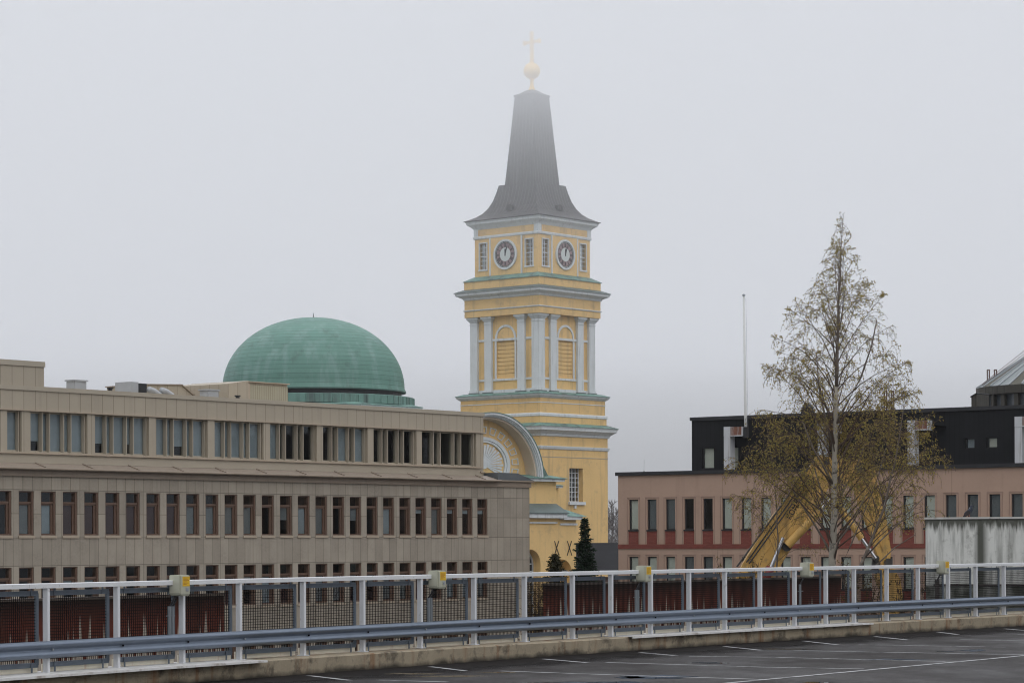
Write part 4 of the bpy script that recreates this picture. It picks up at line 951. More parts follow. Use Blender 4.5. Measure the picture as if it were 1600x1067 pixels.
g = MB(); g.box(.10,ww-.04,.135,.14,.05,1.76); bl0 = g.build('blind', MT['blind_cream'], w0); g = MB(); g.box(-.02, ww+.02, -.028, -.001, -.86, -.09); sp0 = g.build('brick_spandrel', MT['brick'], w0)
g = MB(); g.box(.10,ww-.04,.135,.14,.05,1.76); bl1 = g.build('blind', MT['blind_dim'], None)
rnd = random.Random(2); first = True
for r, z in enumerate(wr):
    for k, x in enumerate(ws):
        if x+ww >= XR2: continue
        if first: wn = w0; first = False
        else:
            wn = w0.copy(); C.objects.link(wn)
            for c0 in ((p0, s0_, sp0) if r < 2 else (p0, s0_)): c = c0.copy(); C.objects.link(c); c.parent = wn
            if r == 0 and k in (3,4): b_ = None
            elif r == 0 and k >= 15: b_ = bl1 if k != 15 else bl0
            else: b_ = bl0 if rnd.random() < .85 else bl1
            if b_: c = b_.copy(); C.objects.link(c); c.parent = wn
        wn.parent = rbd; wn.location = (x, 0, z-GROUND)
bpy.data.objects.remove(bl1)
# black storey
YB = .9; XB = rs(1081.5, YB); ZB0, ZB1 = zt_+.212, 9.0
bw = [(rs(1097,YB), rs(1116,YB), 5.95, 7.2),(rs(1134,YB), rs(1154,YB), 5.95, 7.2),(rs(1455,YB), rs(1479,YB), 6.05, 8.05),(rs(1508,YB), rs(1523,YB), 6.72, 7.28),(rs(1542,YB), rs(1558.5,YB), 6.72, 7.30)]
g = BB(); XBE = XR2 - 1; g.wall(XB, XBE, ZB0, ZB1-.2, bw, YB, .3)
g.quad((XB,YB,ZB0),(XB,YB,ZB1-.2),(XB,15,ZB1-.2),(XB,15,ZB0)); g.quad((XBE,YB,ZB0),(XBE,15,ZB0),(XBE,15,ZB1-.2),(XBE,YB,ZB1-.2)); g.quad((XB,15,ZB0),(XB,15,ZB1-.2),(XBE,15,ZB1-.2),(XBE,15,ZB0))
g.build('black_storey', MT['black_clad'], rbd)
g = BB(); g.box(XB-.08, XBE+.1, YB-.1, 15.1, ZB1-.2, ZB1); g.build('black_fascia', MT['black'], rbd)
for i, (a,b,c,d) in enumerate(bw):
    g = BB(); g.box(a,a+.07,YB+.1,YB+.28,c,d); g.box(b-.05,b,YB+.1,YB+.28,c,d); g.box(a+.07,b-.05,YB+.1,YB+.28,c,c+.05); g.box(a+.07,b-.05,YB+.1,YB+.28,d-.05,d)
    nm = 'door' if i == 2 else 'window'; f_ = g.build(nm, MT['black'], rbd)
    g = BB(); g.box(a+.07,b-.05,YB+.19,YB+.2,c+.05,d-.05); g.build('door_leaf' if i == 2 else 'pane', MT['black_clad'] if i == 2 else (MT['glass_dark']), f_)
    if i != 2: g = BB(); g.box(a+.07,b-.05,YB+.215,YB+.22,c+.05,d-.05); g.build('blind', MT['blind_cream'] if i != 3 else MT['blind_grey'], f_)
v3 = Vector((-RU.y, RU.x, 0)); u3 = Vector((RU.x, RU.y, 0))
def rloc(px, y, z):
    s = rs(px, y); p = Vector((ROo.x, ROo.y, 0)) + v3*y + u3*s; p.z = z; return p
# white boxed duct posts on the ledge with a rusty duct on top
for px, lab in ((1131.5,'white boxed duct post with rusty top duct beside the flagpole'),(1278,'white boxed duct post half hidden behind the birch trunk'),(1418.5,'white boxed duct post with rusty top duct right of the birch crown'),(1586,'white boxed duct post with rusty top duct at the right edge of the picture')):
    p = rloc(px, .12, zt_+.215); t = thing('boxed_duct', lab, 'duct', tuple(p), RA, 'boxed duct posts on the ledge of the black storey')
    H = 2.5; g = MB(); g.box(0,.44,0,.5,0,H-.56); g.build('duct_post', MT['white_metal'], t)
    g = MB(); g.box(0,.44,-.01,.51,H-.555,H); g.build('duct_elbow', MT['white_metal'], t)
    g = MB(); g.box(.441,1.22,0.03,.47,H-.50,H-.02); g.build('cross_duct', MT['rust'], t); g = MB(); g.box(.441,1.27,-.02,.5,H-.56,H-.505); g.box(1.221,1.27,-.02,.5,H-.504,H-.02); g.build('duct_rim', MT['white_metal'], t)
    if px == 1278: pass
# flagpole
MT['pole_grey'] = mk('pale_pole', (.62,.62,.60), .5, .05, 2)
p = rloc(1166.2, .4, 8.05); t = thing('flagpole', 'tall slim white flagpole rising beside the black storey', 'flagpole', tuple(p), 0)
hp = EYE + (844.7-463)/F*p.y - p.z
g = MB(); g.tube([(0,0,-.1),(-.03,0,1.0),(-.10,0,hp)], [.09,.085,.05], 10); g.build('pole', MT['pole_grey'], t, smooth=True); g = MB(); g.lathe([(.01,hp),(.09,hp+.02),(.09,hp+.1),(.02,hp+.14)], 10, c=(-.10,0)); g.build('pole_cap', MT['galv'], t)
g = MB(); g.box(-.16,.16,-.16,.45,-.35,.25); g.build('pole_bracket', MT['black'], t); g = MB(); g.tube([(.12,0,-.2),(.02,0,hp-.1)], .007, 4); g.build('halyard', MT['galv'], t)
# thin aerial on the pink roof, chimney cowl, ladder hoops
p = rloc(1006.5, .5, zt_+.21); t = thing('roof_aerial', 'thin whip aerial on the left part of the pink roof', 'aerial', tuple(p), 0); g = MB(); g.tube([(0,0,0),(.02,0,.75)], .008, 4); g.build('mast', MT['galv'], t); g = MB(); g.box(-.05,.05,-.05,.05,0,.05); g.build('foot', MT['black'], t)
p = rloc(1263, 3, ZB1); t = thing('chimney_cowl', 'dark chimney cowl on the black roof half hidden by birch twigs', 'chimney', tuple(p), RA); g = MB(); g.box(-.3,.3,-.3,.3,0,.35); g.build('chimney_shaft', MT['black'], t); g = MB(); g.lathe([(.3,.36),(.36,.42),(.22,.62),(.1,.7)], 12); g.build('cowl', MT['black'], t)
def hoop(px0, px1, ytop, Y, zb_, lab):
    a = at(px0, ytop, Y); b = at(px1, ytop, Y); t = thing('ladder_hoop', lab, 'ladder', (a.x, a.y, zb_), 0, 'rusty ladder hoops on the roof'); h = a.z - zb_; w_ = b.x-a.x
    g = MB(); g.box(0,.07,0,.07,0,h); g.box(w_-.07,w_,0,.07,0,h); g.build('stile', MT['rust_dark'], t); g = MB(); g.box(.07,w_-.07,0,.07,h-.07,h)
    g.build('top_bar', MT['rust_dark'], t)
    g = MB(); 
    for k in range(int(h/.3)): g.tube([(.07,.035,.15+k*.3),(w_-.07,.035,.15+k*.3)], .012, 5)
    g.build('rungs', MT['rust_dark'], t)
yl = rloc(1390,1.8,0).y
hoop(1381,1386.5,610,yl,ZB1-.0,'left one of two rusty ladder tops behind the birch crown'); hoop(1392.5,1397.5,610,yl,ZB1-.0,'right one of two rusty ladder tops behind the birch crown')
# rotunda
RT = at(1668, 846, 156); RT.z = ZB1-.1; px_m = F/156
t = thing('roof_rotunda', 'round roof lantern with dark windows and glazed cone roof', 'rotunda', tuple(RT), R(4))
rad = 5.35; ze = EYE + (843-632)/F*150 - RT.z
zA = EYE + (843.2-612)/F*151 - RT.z; zE = EYE + (843.2-599)/F*151 - RT.z
NS = 32
g = MB(); g.lathe([(rad-.15,-.2),(rad-.15,.05)], NS); 
for k in range(NS):
    a = 2*math.pi*(k+.5)/NS; c_, s_ = math.cos(a), math.sin(a); g.beam((c_*(rad-.2),s_*(rad-.2),0),(c_*(rad-.2),s_*(rad-.2),zA+.02),.30,.22,up=(c_,s_,0))
MT['olive'] = mk('dark_olive_metal', (.05,.045,.035), .6, .2, 2, joints=(.25,60,.02,(.5,.5,.5),.1,0))
g.build('drum_posts', MT['olive'], t)
g = MB(); g.lathe([(rad-.35,0),(rad-.35,zA)], NS); g.build('drum_glass', mk('lantern_glass', (.09,.10,.11), .2, .2, 1, spec=.5), t)
g = MB(); g.lathe([(rad-.1,zA),(rad+.12,zA+.02),(rad+.12,zE),(rad-.1,zE+.02)], NS); g.build('eave_band', MT['olive'], t)
hc = rad*.62; MT['cone_glass'] = mk('cloudy_roof_glass', (.17,.19,.19), .4, .2, 1.5, spec=.6); MT['cone_dark'] = mk('mossy_cone_panel', (.085,.08,.06), .7, .2, 2)
g = MB(); g2 = MB(); g3 = MB(); NC = 40
for k in range(NC):
    a0 = 2*math.pi*k/NC; a1 = 2*math.pi*(k+1)/NC; q = [((rad+.12)*math.cos(a0),(rad+.12)*math.sin(a0),zE+.02),((rad+.12)*math.cos(a1),(rad+.12)*math.sin(a1),zE+.02),(.4*math.cos(a1),.4*math.sin(a1),zE+hc),(.4*math.cos(a0),.4*math.sin(a0),zE+hc)]
    (g if k % 3 else g2).quad(*q); g3.beam(Vector(q[0])+Vector((0,0,.03)), Vector(q[3])+Vector((0,0,.03)), .06, .07)
g.build('glass_roof', MT['cone_glass'], t); g2.build('cone_panels', MT['cone_dark'], t); g3.build('glazing_bars', MT['galv'], t)
g = MB(); a = R(184)
for dz in (.35,.62): g.tube([((rad)*math.cos(a),(rad)*math.sin(a),zE+.05+dz*.3),(.5*math.cos(a),.5*math.sin(a),zE+hc+dz)], .018, 5)
g.build('handrail', MT['rust_dark'], t)
pw = rloc(1518.5, 4, ZB1); t = thing('roof_hatch', 'small dark lean-to hatch against the left side of the round lantern', 'roof hatch', tuple(pw), RA); hw_ = EYE + (843.5-613)/F*pw.y - ZB1
g = MB(); g.prism([(0,0),(.34,0),(.34,hw_*.9),(0,hw_*.72)], 0, 1.5); g.build('hatch_wall', MT['olive'], t); g = MB(); g.beam((-.05,.75,hw_*.72+.02),(.36,.75,hw_*.9+.05),1.6,.05); g.build('hatch_roof', MT['black'], t)
hoop(1542,1547,577,RT.y+3,ZB1,'left one of two rusty ladder tops behind the glazed cone roof'); hoop(1553,1558,577,RT.y+3,ZB1,'right one of two rusty ladder tops behind the glazed cone roof')

# ---------------------------------------------------------------- mouldy concrete stair wall at the right and the bird on it
def mouldy():
    m = mk('mouldy_concrete', (.60,.60,.56), .85, .14, .8, stain=((.17,.165,.14), .5, 2.6, .55), bump=.3, bscale=20)
    t = m.node_tree; N = t.nodes; L = t.links; b = N['Principled BSDF']; src = b.inputs['Base Color'].links[0].from_socket
    tc = N.new('ShaderNodeTexCoord'); sp = N.new('ShaderNodeSeparateXYZ'); L.new(tc.outputs['Object'], sp.inputs[0])
    def nz(sc, s):
        mp = N.new('ShaderNodeMapping'); mp.inputs['Scale'].default_value = sc; L.new(tc.outputs['Object'], mp.inputs[0]); n = N.new('ShaderNodeTexNoise'); n.inputs['Scale'].default_value = s; n.inputs['Detail'].default_value = 7; n.inputs['Roughness'].default_value = .65; L.new(mp.outputs[0], n.inputs['Vector']); return n.outputs['Fac']
    def mr(f, a, b_, c=0, d=1):
        r = N.new('ShaderNodeMapRange'); r.inputs[1].default_value = a; r.inputs[2].default_value = b_; r.inputs[3].default_value = c; r.inputs[4].default_value = d; L.new(f, r.inputs[0]); return r.outputs[0]
    def op(o, a, c):
        x = N.new('ShaderNodeMath'); x.operation = o; L.new(a, x.inputs[0])
        if isinstance(c, (int, float)): x.inputs[1].default_value = c
        else: L.new(c, x.inputs[1])
        x.use_clamp = True; return x.outputs[0]
    top = mr(sp.outputs[2], -.6, -.05)                           # algae hanging from the coping
    f1 = op('MULTIPLY', mr(op('ADD', op('MULTIPLY', top, .42), nz((5,5,.3), 1.0)), .64, .82), .9)
    col = op('MULTIPLY', mr(nz((1,1,.12), 1.6), .38, .5), 1.0)
    band = op('MULTIPLY', mr(sp.outputs[0], 1.50, 1.62), mr(sp.outputs[0], 1.95, 1.74))   # the long damp run
    f2 = op('MULTIPLY', band, .92)
    low = mr(sp.outputs[2], -2.02, -2.12); f3 = op('MULTIPLY', low, mr(nz((.8,.8,.5), 1.5), .36, .56, .55, .95))
    f4 = op('MULTIPLY', mr(nz((1.6,1.6,.12), 2.0), .48, .62), .5); f = op('MAXIMUM', op('MAXIMUM', op('MAXIMUM', f1, f2), f3), f4)
    y = N.new('ShaderNodeMix'); y.data_type = 'RGBA'; L.new(f, y.inputs[0]); L.new(src, y.inputs[6]); y.inputs[7].default_value = (.04,.042,.028,1); L.new(y.outputs[2], b.inputs['Base Color']); return m
MT['mouldy'] = mouldy()
CO = at(1446, 808, 78.5); CA = R(-20)
t = thing('stair_wall', 'mouldy pale concrete wall with black algae runs at the right edge', 'wall', tuple(CO), CA)
g = MB(); g.box(0, 6.0, 0, .4, GROUND-CO.z, -.06); g.quad((0,.4,GROUND-CO.z),(0,6,GROUND-CO.z),(0,6,-.06),(0,.4,-.06)); g.build('wall', MT['mouldy'], t)
g = MB(); g.box(-.03, 6.03, -.04, .44, -.059, 0); g.build('coping', mk('pale_coping', (.47,.46,.43), .8, .15, 3, stain=((.2,.19,.15), .6, 5, .55)), t)
g = MB(); g.box(.25, 6.0, -.03, -.002, -2.10, -2.04); g.box(.3,.42,-.05,-.002,-4.5,-1.9); g.build('ledge', mk('dark_ledge', (.06,.05,.045), .8, .2, 3), t)
# pigeon
bp_ = at(1511.5, 808, 78.5); s_ = (bp_.x-CO.x); bpos = CO + Vector((math.cos(CA), math.sin(CA), 0))*(s_/math.cos(CA)*1.0) + Vector((0,.2,0))
MT['bird'] = mk('slate_blue_feathers', (.022,.028,.042), .6, .3, 12); MT['bird_dark'] = mk('dark_wing_feathers', (.03,.022,.022), .7, .3, 12); MT['bird_pale'] = mk('pale_neck_feathers', (.24,.25,.28), .7, .1, 12)
t = thing('pigeon', 'dark grey pigeon perched on top of the mouldy concrete wall', 'pigeon', (bpos.x, bpos.y, CO.z), R(-20)); t.scale = (1.2, 1.2, 1.2)
me = bpy.data.meshes.new('body'); vs_ = [(-.14,0,.02),(-.10,0,.055),(-.04,0,.11),(.02,0,.155),(.055,0,.20),(.062,0,.245),(.066,0,.285),(.10,0,.283),(.122,0,.276)]
me.from_pydata(vs_, [(i,i+1) for i in range(8)], []); o = bpy.data.objects.new('body', me); C.objects.link(o); o.parent = t; me.materials.append(MT['bird'])
md = o.modifiers.new('skin', 'SKIN'); rads = [(.018,.01),(.04,.03),(.07,.062),(.085,.075),(.066,.06),(.040,.040),(.042,.040),(.012,.012),(.004,.004)]
for sv, r in zip(me.skin_vertices[0].data, rads): sv.radius = r
me.skin_vertices[0].data[2].use_root = True
md2 = o.modifiers.new('sub', 'SUBSURF'); md2.levels = 2; md2.render_levels = 2
for s in (-1,1):
    g = MB(); g.prism([(-.155,.0),(-.10,.005),(.02,.08),(.05,.15),(.02,.19),(-.04,.155),(-.11,.07)], s*.058-.009, s*.058+.009); g.build('wing', MT['bird_dark'], t, bevel=.004)
    g = MB(); g.tube([(.0,s*.03,.075),(.012,s*.03,.03),(.0,s*.03,.004)], .006, 5); g.tube([(0,s*.03,.004),(.04,s*.04,.004)], .004, 4); g.tube([(0,s*.03,.004),(.04,s*.02,.004)], .004, 4); g.tube([(0,s*.03,.004),(-.02,s*.03,.004)], .004, 4); g.build('leg', mk('pink_leg', (.3,.12,.1), .6, 0) if 'pink_leg' not in bpy.data.materials else bpy.data.materials['pink_leg'], t)
g = MB(); g.tube([(.045,0,.218),(.052,0,.236)], [.047,.040], 12); g.build('neck_band', MT['bird_pale'], t)

# ================================================================ excavator behind the birch
MT['yellow_paint'] = mk('excavator_yellow', (.50,.30,.085), .55, .14, 1.2, streak=((.20,.13,.05), .7, .5), streaks=2.5, stain=((.24,.17,.08), .7, 3, .54))
MT['red_paint'] = mk('dull_red_paint', (.22,.03,.02), .5, .2, 2); MT['chrome'] = mk('bright_rod', (.6,.6,.62), .2, .05, 3, metal=.9); MT['steel_dark'] = mk('oily_steel', (.05,.045,.04), .5, .3, 3)
EY = 102.0; EXo = at(1096, 846, EY); EXo.z = GROUND
ex = thing('excavator', 'yellow excavator with raised boom and bent arm working behind the birch tree', 'excavator', tuple(EXo), 0)
def ep(px, py): q = at(px, py, EY); return (q.x-EXo.x, q.z-GROUND)
def plate(name, pts, th, mat='yellow_paint', yc=0, bevel=.03):
    g = MB(); g.prism([ep(*p) for p in pts], yc-th/2, yc+th/2); return g.build(name, MT[mat], ex, bevel=bevel)
bmn = plate('boom', [(1068,1010),(1092,985),(1140,925),(1160,880),(1205,808),(1240,765),(1276,712),(1312,716),(1350,722),(1358,738),(1348,757),(1330,760),(1302,750),(1284,776),(1270,800),(1250,833),(1228,868),(1205,905),(1150,985),(1096,1032),(1072,1030)], .62)
plate('stick', [(1338,718),(1352,716),(1366,734),(1372,765),(1384,812),(1391,860),(1389,885),(1378,889),(1370,872),(1358,830),(1340,785),(1330,750)], .46)
plate('bucket', [(1372,886),(1392,884),(1404,905),(1408,940),(1398,972),(1384,980),(1376,962),(1378,925),(1368,903)], 1.1, 'yellow_paint')
plate('linkage', [(1364,868),(1372,866),(1378,884),(1376,896),(1366,896),(1362,884)], .3, 'steel_dark')
def cyl(name, a, b, r, split=.55, y=0.0, mat='yellow_paint'):
    p = Vector((ep(*a)[0], y, ep(*a)[1])); q = Vector((ep(*b)[0], y, ep(*b)[1])); m_ = p.lerp(q, split)
    g = MB(); g.tube([p, m_], r, 12); g.tube([m_ - (m_-p).normalized()*.08, m_], r*1.15, 12); c = g.build(name, MT[mat], ex, smooth=True, auto=40)
    g = MB(); g.tube([m_, q], r*.55, 10); g.build('piston_rod', MT['chrome'], c, smooth=True, auto=40)
for y in (-.48,.48): cyl('boom_cylinder', (1172,960), (1222,840), .16, .62, y, 'red_paint')
cyl('arm_cylinder', (1228,852), (1298,778), .17, .72, -.50); cyl('arm_cylinder', (1228,852), (1298,778), .17, .72, .50)
cyl('bucket_cylinder', (1312,795), (1366,872), .13, .6, -.36)
cyl('hose_pipe', (1150,885), (1264,728), .035, .98, -.36, 'steel_dark')
cu = bpy.data.curves.new('lettering', 'FONT'); cu.body = 'KOMATSU'; cu.size = .92; cu.extrude = .006; cu.align_x = 'LEFT'; cu.offset = .018
tmp = bpy.data.objects.new('tmp', cu); C.objects.link(tmp); dg = bpy.context.evaluated_depsgraph_get(); me = bpy.data.meshes.new_from_object(tmp.evaluated_get(dg)); bpy.data.objects.remove(tmp)
lt = bpy.data.objects.new('lettering', me); C.objects.link(lt); me.materials.clear(); me.materials.append(MT['black']); lt.parent = bmn
a0 = ep(1233.5,812); a1 = ep(1260,769); dl = math.hypot(a1[0]-a0[0], a1[1]-a0[1]); an = math.atan2(a1[1]-a0[1], a1[0]-a0[0]); wd = me.vertices and (max(v.co.x for v in me.vertices)-min(v.co.x for v in me.vertices))
sc = dl/wd; lt.scale = (sc, sc*1.15, 1); lt.rotation_euler = (Matrix.Rotation(-an, 4, 'Y') @ Matrix.Rotation(R(90), 4, 'X')).to_euler(); lt.location = (a0[0], -.325, a0[1])
# hoses, pins and weld plates on the boom and arm
for k, (a_, b_) in enumerate((((1165,878),(1262,742)),((1169,880),(1266,745)))):
    p = Vector((ep(*a_)[0], -.36-.05*k, ep(*a_)[1])); q = Vector((ep(*b_)[0], -.36-.05*k, ep(*b_)[1])); g = MB(); m_ = p.lerp(q, .5) + Vector((.05,0,.06)); g.tube([p, m_, q], .028, 5); g.build('hose', MT['black'], ex)
for (px_, py_, r_, y_) in ((1228,853,.20,.42),(1343,731,.22,.40),(1312,795,.14,.30),(1386,878,.16,.34),(1368,872,.12,.3),(1290,722,.12,.38)):
    c_ = ep(px_, py_); g = MB(); g.tube([(c_[0],-y_,c_[1]),(c_[0],y_,c_[1])], r_, 12); g.build('pivot_pin', MT['steel_dark'], ex)
g = MB()
for a_, b_ in (((1196,862),(1252,775)),((1120,965),(1180,880)),((1345,760),(1378,860))):
    g.beam((ep(*a_)[0],-.335 if a_[0] < 1300 else -.25,ep(*a_)[1]),(ep(*b_)[0],-.335 if a_[0] < 1300 else -.25,ep(*b_)[1]),.02,.07,up=(0,1,0))
g.build('weld_rib', MT['yellow_paint'], ex)
# upper works, cab and tracks (mostly hidden by the red ramp wall)
g = MB(); g.box(-2.9,1.6,-1.5,1.5,1.15,2.3); g.box(-3.3,-1.6,-1.45,1.45,1.25,2.5); g.build('engine_house', MT['yellow_paint'], ex, bevel=.08)
g = MB(); g.prism([(.1,1.2),(1.75,1.2),(1.8,2.0),(1.45,3.1),(.1,3.1)], -1.5, -.55); cb_ = g.build('cab', MT['yellow_paint'], ex, bevel=.06)
g = MB(); g.prism([(.25,1.95),(1.62,1.95),(1.38,2.95),(.25,2.95)], -1.52, -1.505); g.build('pane', MT['clock_black'], cb_)
for y in (-1.35,1.35):
    g = MB(); n = 20; pts = []
    for i in range(n+1): a = math.pi/2 + math.pi*i/n; pts.append((-2.0+.5*math.cos(a), .5+.5*math.sin(a)))
    for i in range(n+1): a = -math.pi/2 + math.pi*i/n; pts.append((2.0+.5*math.cos(a), .5+.5*math.sin(a)))
    g.prism(pts, y-.3, y+.3); tr = g.build('track', MT['steel_dark'], ex)
    g = MB()
    for x in (-2,-1.2,-.4,.4,1.2,2): g.tube([(x,y-.33,.45),(x,y+.33,.45)], .3, 14)
    g.build('track_rollers', MT['yellow_paint'], tr)
g = MB(); g.lathe([(1.0,.8),(1.0,1.15)], 24); g.build('slew_ring', MT['steel_dark'], ex)

# ================================================================ trees
MT['bark'] = mk('birch_bark', (.30,.27,.22), .8, .15, 3, stain=((.04,.034,.028), .95, 4.5, .55))
MT['stem'] = mk('dark_birch_stem', (.12,.095,.075), .85, .3, 3, stain=((.3,.27,.23), .7, 3, .56))
MT['twig'] = mk('birch_twig', (.075,.050,.036), .85, .25, 3)
MT['leaf'] = leafmat('young_birch_leaf', [(.32,.22,.065),(.40,.31,.09),(.24,.19,.055),(.36,.32,.10)], trans=.45)
def leaf_quad(V, Fc, p, s, rnd, down=.3):
    a = Vector((rnd.gauss(0,1), rnd.gauss(0,1), rnd.gauss(0,1)-down*2)).normalized(); b = a.cross(Vector((rnd.gauss(0,1), rnd.gauss(0,1), rnd.gauss(0,1)))).normalized()
    n = len(V); V += [p, p + a*s*.5 + b*s*.28, p + a*s, p + a*s*.5 - b*s*.28]; Fc.append((n, n+1, n+2, n+3))
def mesh_obj(name, V, Fc, mat, parent):
    me = bpy.data.meshes.new(name); me.from_pydata([tuple(v) for v in V], [], Fc); me.materials.append(mat); o = bpy.data.objects.new(name, me); C.objects.link(o); o.parent = parent; return o
def birch(lab, Y, trunk_px, halfw, seed, nb, r0, stems=(), zlow=880, ysquash=.8, cut=None, leaf=.066, dens=1.0, name='birch_tree', bark='bark'):
    """trunk_px: (px, py) from the ground up; halfw(py): half width of the crown in metres"""
    rnd = random.Random(seed); P = [at(px, py, Y) for px, py in trunk_px]; base = Vector((P[0].x, Y, GROUND))
    t = thing(name, lab, 'tree', tuple(base), 0)
    P = [p - base for p in P]; P[0].z = 0
    zt = P[-1].z
    def on_trunk(z):
        for a, b in zip(P, P[1:]):
            if a.z <= z <= b.z: return a.lerp(b, (z-a.z)/(b.z-a.z))
        return P[-1]
    def rad(z): return max(.006, r0*(1 - z/zt)**.85)
    g = MB(); n = 26; pts = [on_trunk(zt*i/n) + Vector((rnd.uniform(-.02,.02), rnd.uniform(-.02,.02), 0)) for i in range(n+1)]
    ks = n if bark == 'stem' else int(n*.72); g.tube(pts[:ks+1], [rad(p.z) for p in pts[:ks+1]], 8)
    if ks < n: gl = MB(); gl.tube(pts[ks:], [rad(p.z) for p in pts[ks:]], 6); gl.build('leader', MT['stem'], t, smooth=True)
    allstems = [pts]; gs = MB()
    for st_ in stems:
        q = [at(px, py, Y+dy) - base for px, py, dy in st_]; k = len(q); gs.tube(q, [r0*.22*(1-i/(k+.3)) + .007 for i in range(k)], 6); allstems.append(q)
    g.build('trunk', MT[bark], t, smooth=True)
    if gs.v: gs.build('side_stems', MT['stem'], t, smooth=True)
    tw = MB(); V = []; Fc = []
    tx = lambda z: on_trunk(max(.1, min(z, zt)))
    def twig(p, d, L_, r, depth, droop):
        for _try in range(6):                      # keep the branch inside the crown's outline
            e = p + d*L_*.95; c = tx(e.z); lim = halfw(846 - (e.z + GROUND - EYE)*F/Y)*(1.1 if depth == 0 else 1.22) + .08
            if e.z > zt + .1: L_ *= .6; continue
            if math.hypot(e.x-c.x, e.y-c.y) <= lim: break
            L_ *= .72; d = (d + Vector((0,0,.18))).normalized()
        L_ = max(L_, .08)
        k = 5 if depth < 2 else 4; q = [p]; dd = d.copy()
        for i in range(k):
            dd = (dd + Vector((rnd.gauss(0,.10), rnd.gauss(0,.10), rnd.gauss(0,.07) - droop*(i+.5)/k))).normalized(); q.append(q[-1] + dd*L_/k)
        tw.tube(q, [max(.0045, r*(1-i/(k+.5))) for i in range(k+1)], 4 if depth == 0 else 3, cap=False)
        return q
    def pos(q, t_): i = min(int(t_*(len(q)-1)), len(q)-2); return q[i].lerp(q[i+1], t_*(len(q)-1)-i), (q[i+1]-q[i]).normalized()
    def leaves(q, n_):
        for _ in range(n_):
            p, _d = pos(q, rnd.uniform(.12, 1)); p = p + Vector((rnd.gauss(0,.03), rnd.gauss(0,.03), rnd.gauss(0,.03)))
            for _k in range(rnd.choice((1,1,2))): leaf_quad(V, Fc, p, leaf*rnd.uniform(.6,1.35), rnd)
    for b in range(nb):
        f = ((b+rnd.random())/nb)**1.3; zlo = EYE + (846-zlow)/F*Y - GROUND; z = zlo + (zt*.985-zlo)*f**1.0
        p0 = on_trunk(z); py = 846 - (z + GROUND - EYE)*F/Y; hw = halfw(py)
        az = b*2.399 + rnd.uniform(-.5,.5); reach = max(.12, hw*rnd.uniform(.6,1.1)); el = R(rnd.uniform(36,62)) if f < .4 else R(rnd.uniform(46,66)) if f < .75 else R(rnd.uniform(58,74))
        L_ = max(.3, reach/math.cos(el)*1.0); sy = math.sin(az)
        if sy < -.3 and abs(math.cos(az)) < .75 and rnd.random() < .8: sy = -sy
        d = Vector((math.cos(az)*math.cos(el), sy*math.cos(el)*ysquash, math.sin(el)))
        L_ = min(L_, 4.6)
        q = twig(p0, d, L_, min(rad(z)*.36, .0065*L_+.005), 0, .30 if f < .5 else .16 if f < .8 else .02)
        ns = int((3 + L_*8.0)*dens*(.36 if f > .72 else .58 if f > .3 else (.78 if dens > .85 else 1.0)))
        for s in range(ns):
            t_ = rnd.uniform(.3, 1)**.75 ; p, dq = pos(q, t_); a2 = rnd.uniform(0, 6.28)
            d2 = (dq*.7 + Vector((math.cos(a2), math.sin(a2)*ysquash, rnd.uniform(-.35,.5)))*.8).normalized(); L2 = rnd.uniform(.35, 1.15)*min(.9, .14 + .24*L_)
            q2 = twig(p, d2, L2, .007, 1, .6 if f < .5 else .42 if f < .85 else .08)
            leaves(q2, int(7.5*L2*dens)+1)
            for s3 in range(2 if L2 > .5 else 1):
                p3, dq3 = pos(q2, rnd.uniform(.35, 1)); L3 = rnd.uniform(.25,.75)*min(1.0, .22+.22*L_)
                d3 = (dq3*.5 + Vector((rnd.gauss(0,.45), rnd.gauss(0,.45), -.25))).normalized(); q3 = twig(p3, d3, L3, .006, 2, .8 if f < .6 else .45 if f < .85 else .15); leaves(q3, int(9*L3*dens)+1)
    tw.build('branches', MT['twig'], t); mesh_obj('crown', V, Fc, MT['leaf'], t)
    return t
def interp(tab):
    def f(x):
        for (a, va), (b, vb) in zip(tab, tab[1:]):
            if x <= b: return va + (vb-va)*(max(x, a)-a)/(b-a)
        return tab[-1][1]
    return f
BYd = 90.0
hw1 = interp([(330,.05),(360,.18),(400,.45),(440,.85),(480,1.4),(540,1.9),(600,2.3),(640,2.8),(700,3.2),(800,3.4),(900,3.2)])
birch('tall slender birch with sparse young leaves standing before the pink and black building', BYd, [(1297,1130),(1300,890),(1303,800),(1304.5,700),(1305.5,640),(1307.5,560),(1311,460),(1314,400),(1318,336)], hw1, 4, 105, .19,
      stems=[[(1304,835,0),(1296,800,.3),(1281,760,.6),(1268,715,.9),(1262,680,1.0)],[(1302,880,0),(1310,845,-.3),(1335,812,-.6),(1352,775,-.9)],[(1305,665,0),(1318,640,-.2),(1345,590,-.5),(1362,540,-.7),(1370,500,-.8)],[(1304,700,0),(1291,660,.2),(1279,600,.3),(1276,555,.4)],[(1303,800,0),(1318,765,-.3),(1338,730,-.5),(1352,690,-.6)],[(1304,760,0),(1290,735,-.2),(1270,700,-.4),(1255,660,-.4)],[(1301,870,.1),(1288,845,.5),(1272,818,.8),(1235,760,1.0),(1222,735,1.1)]], dens=.9, zlow=865)
hw2 = interp([(600,.12),(640,.75),(720,1.7),(800,2.3),(900,2.2)])
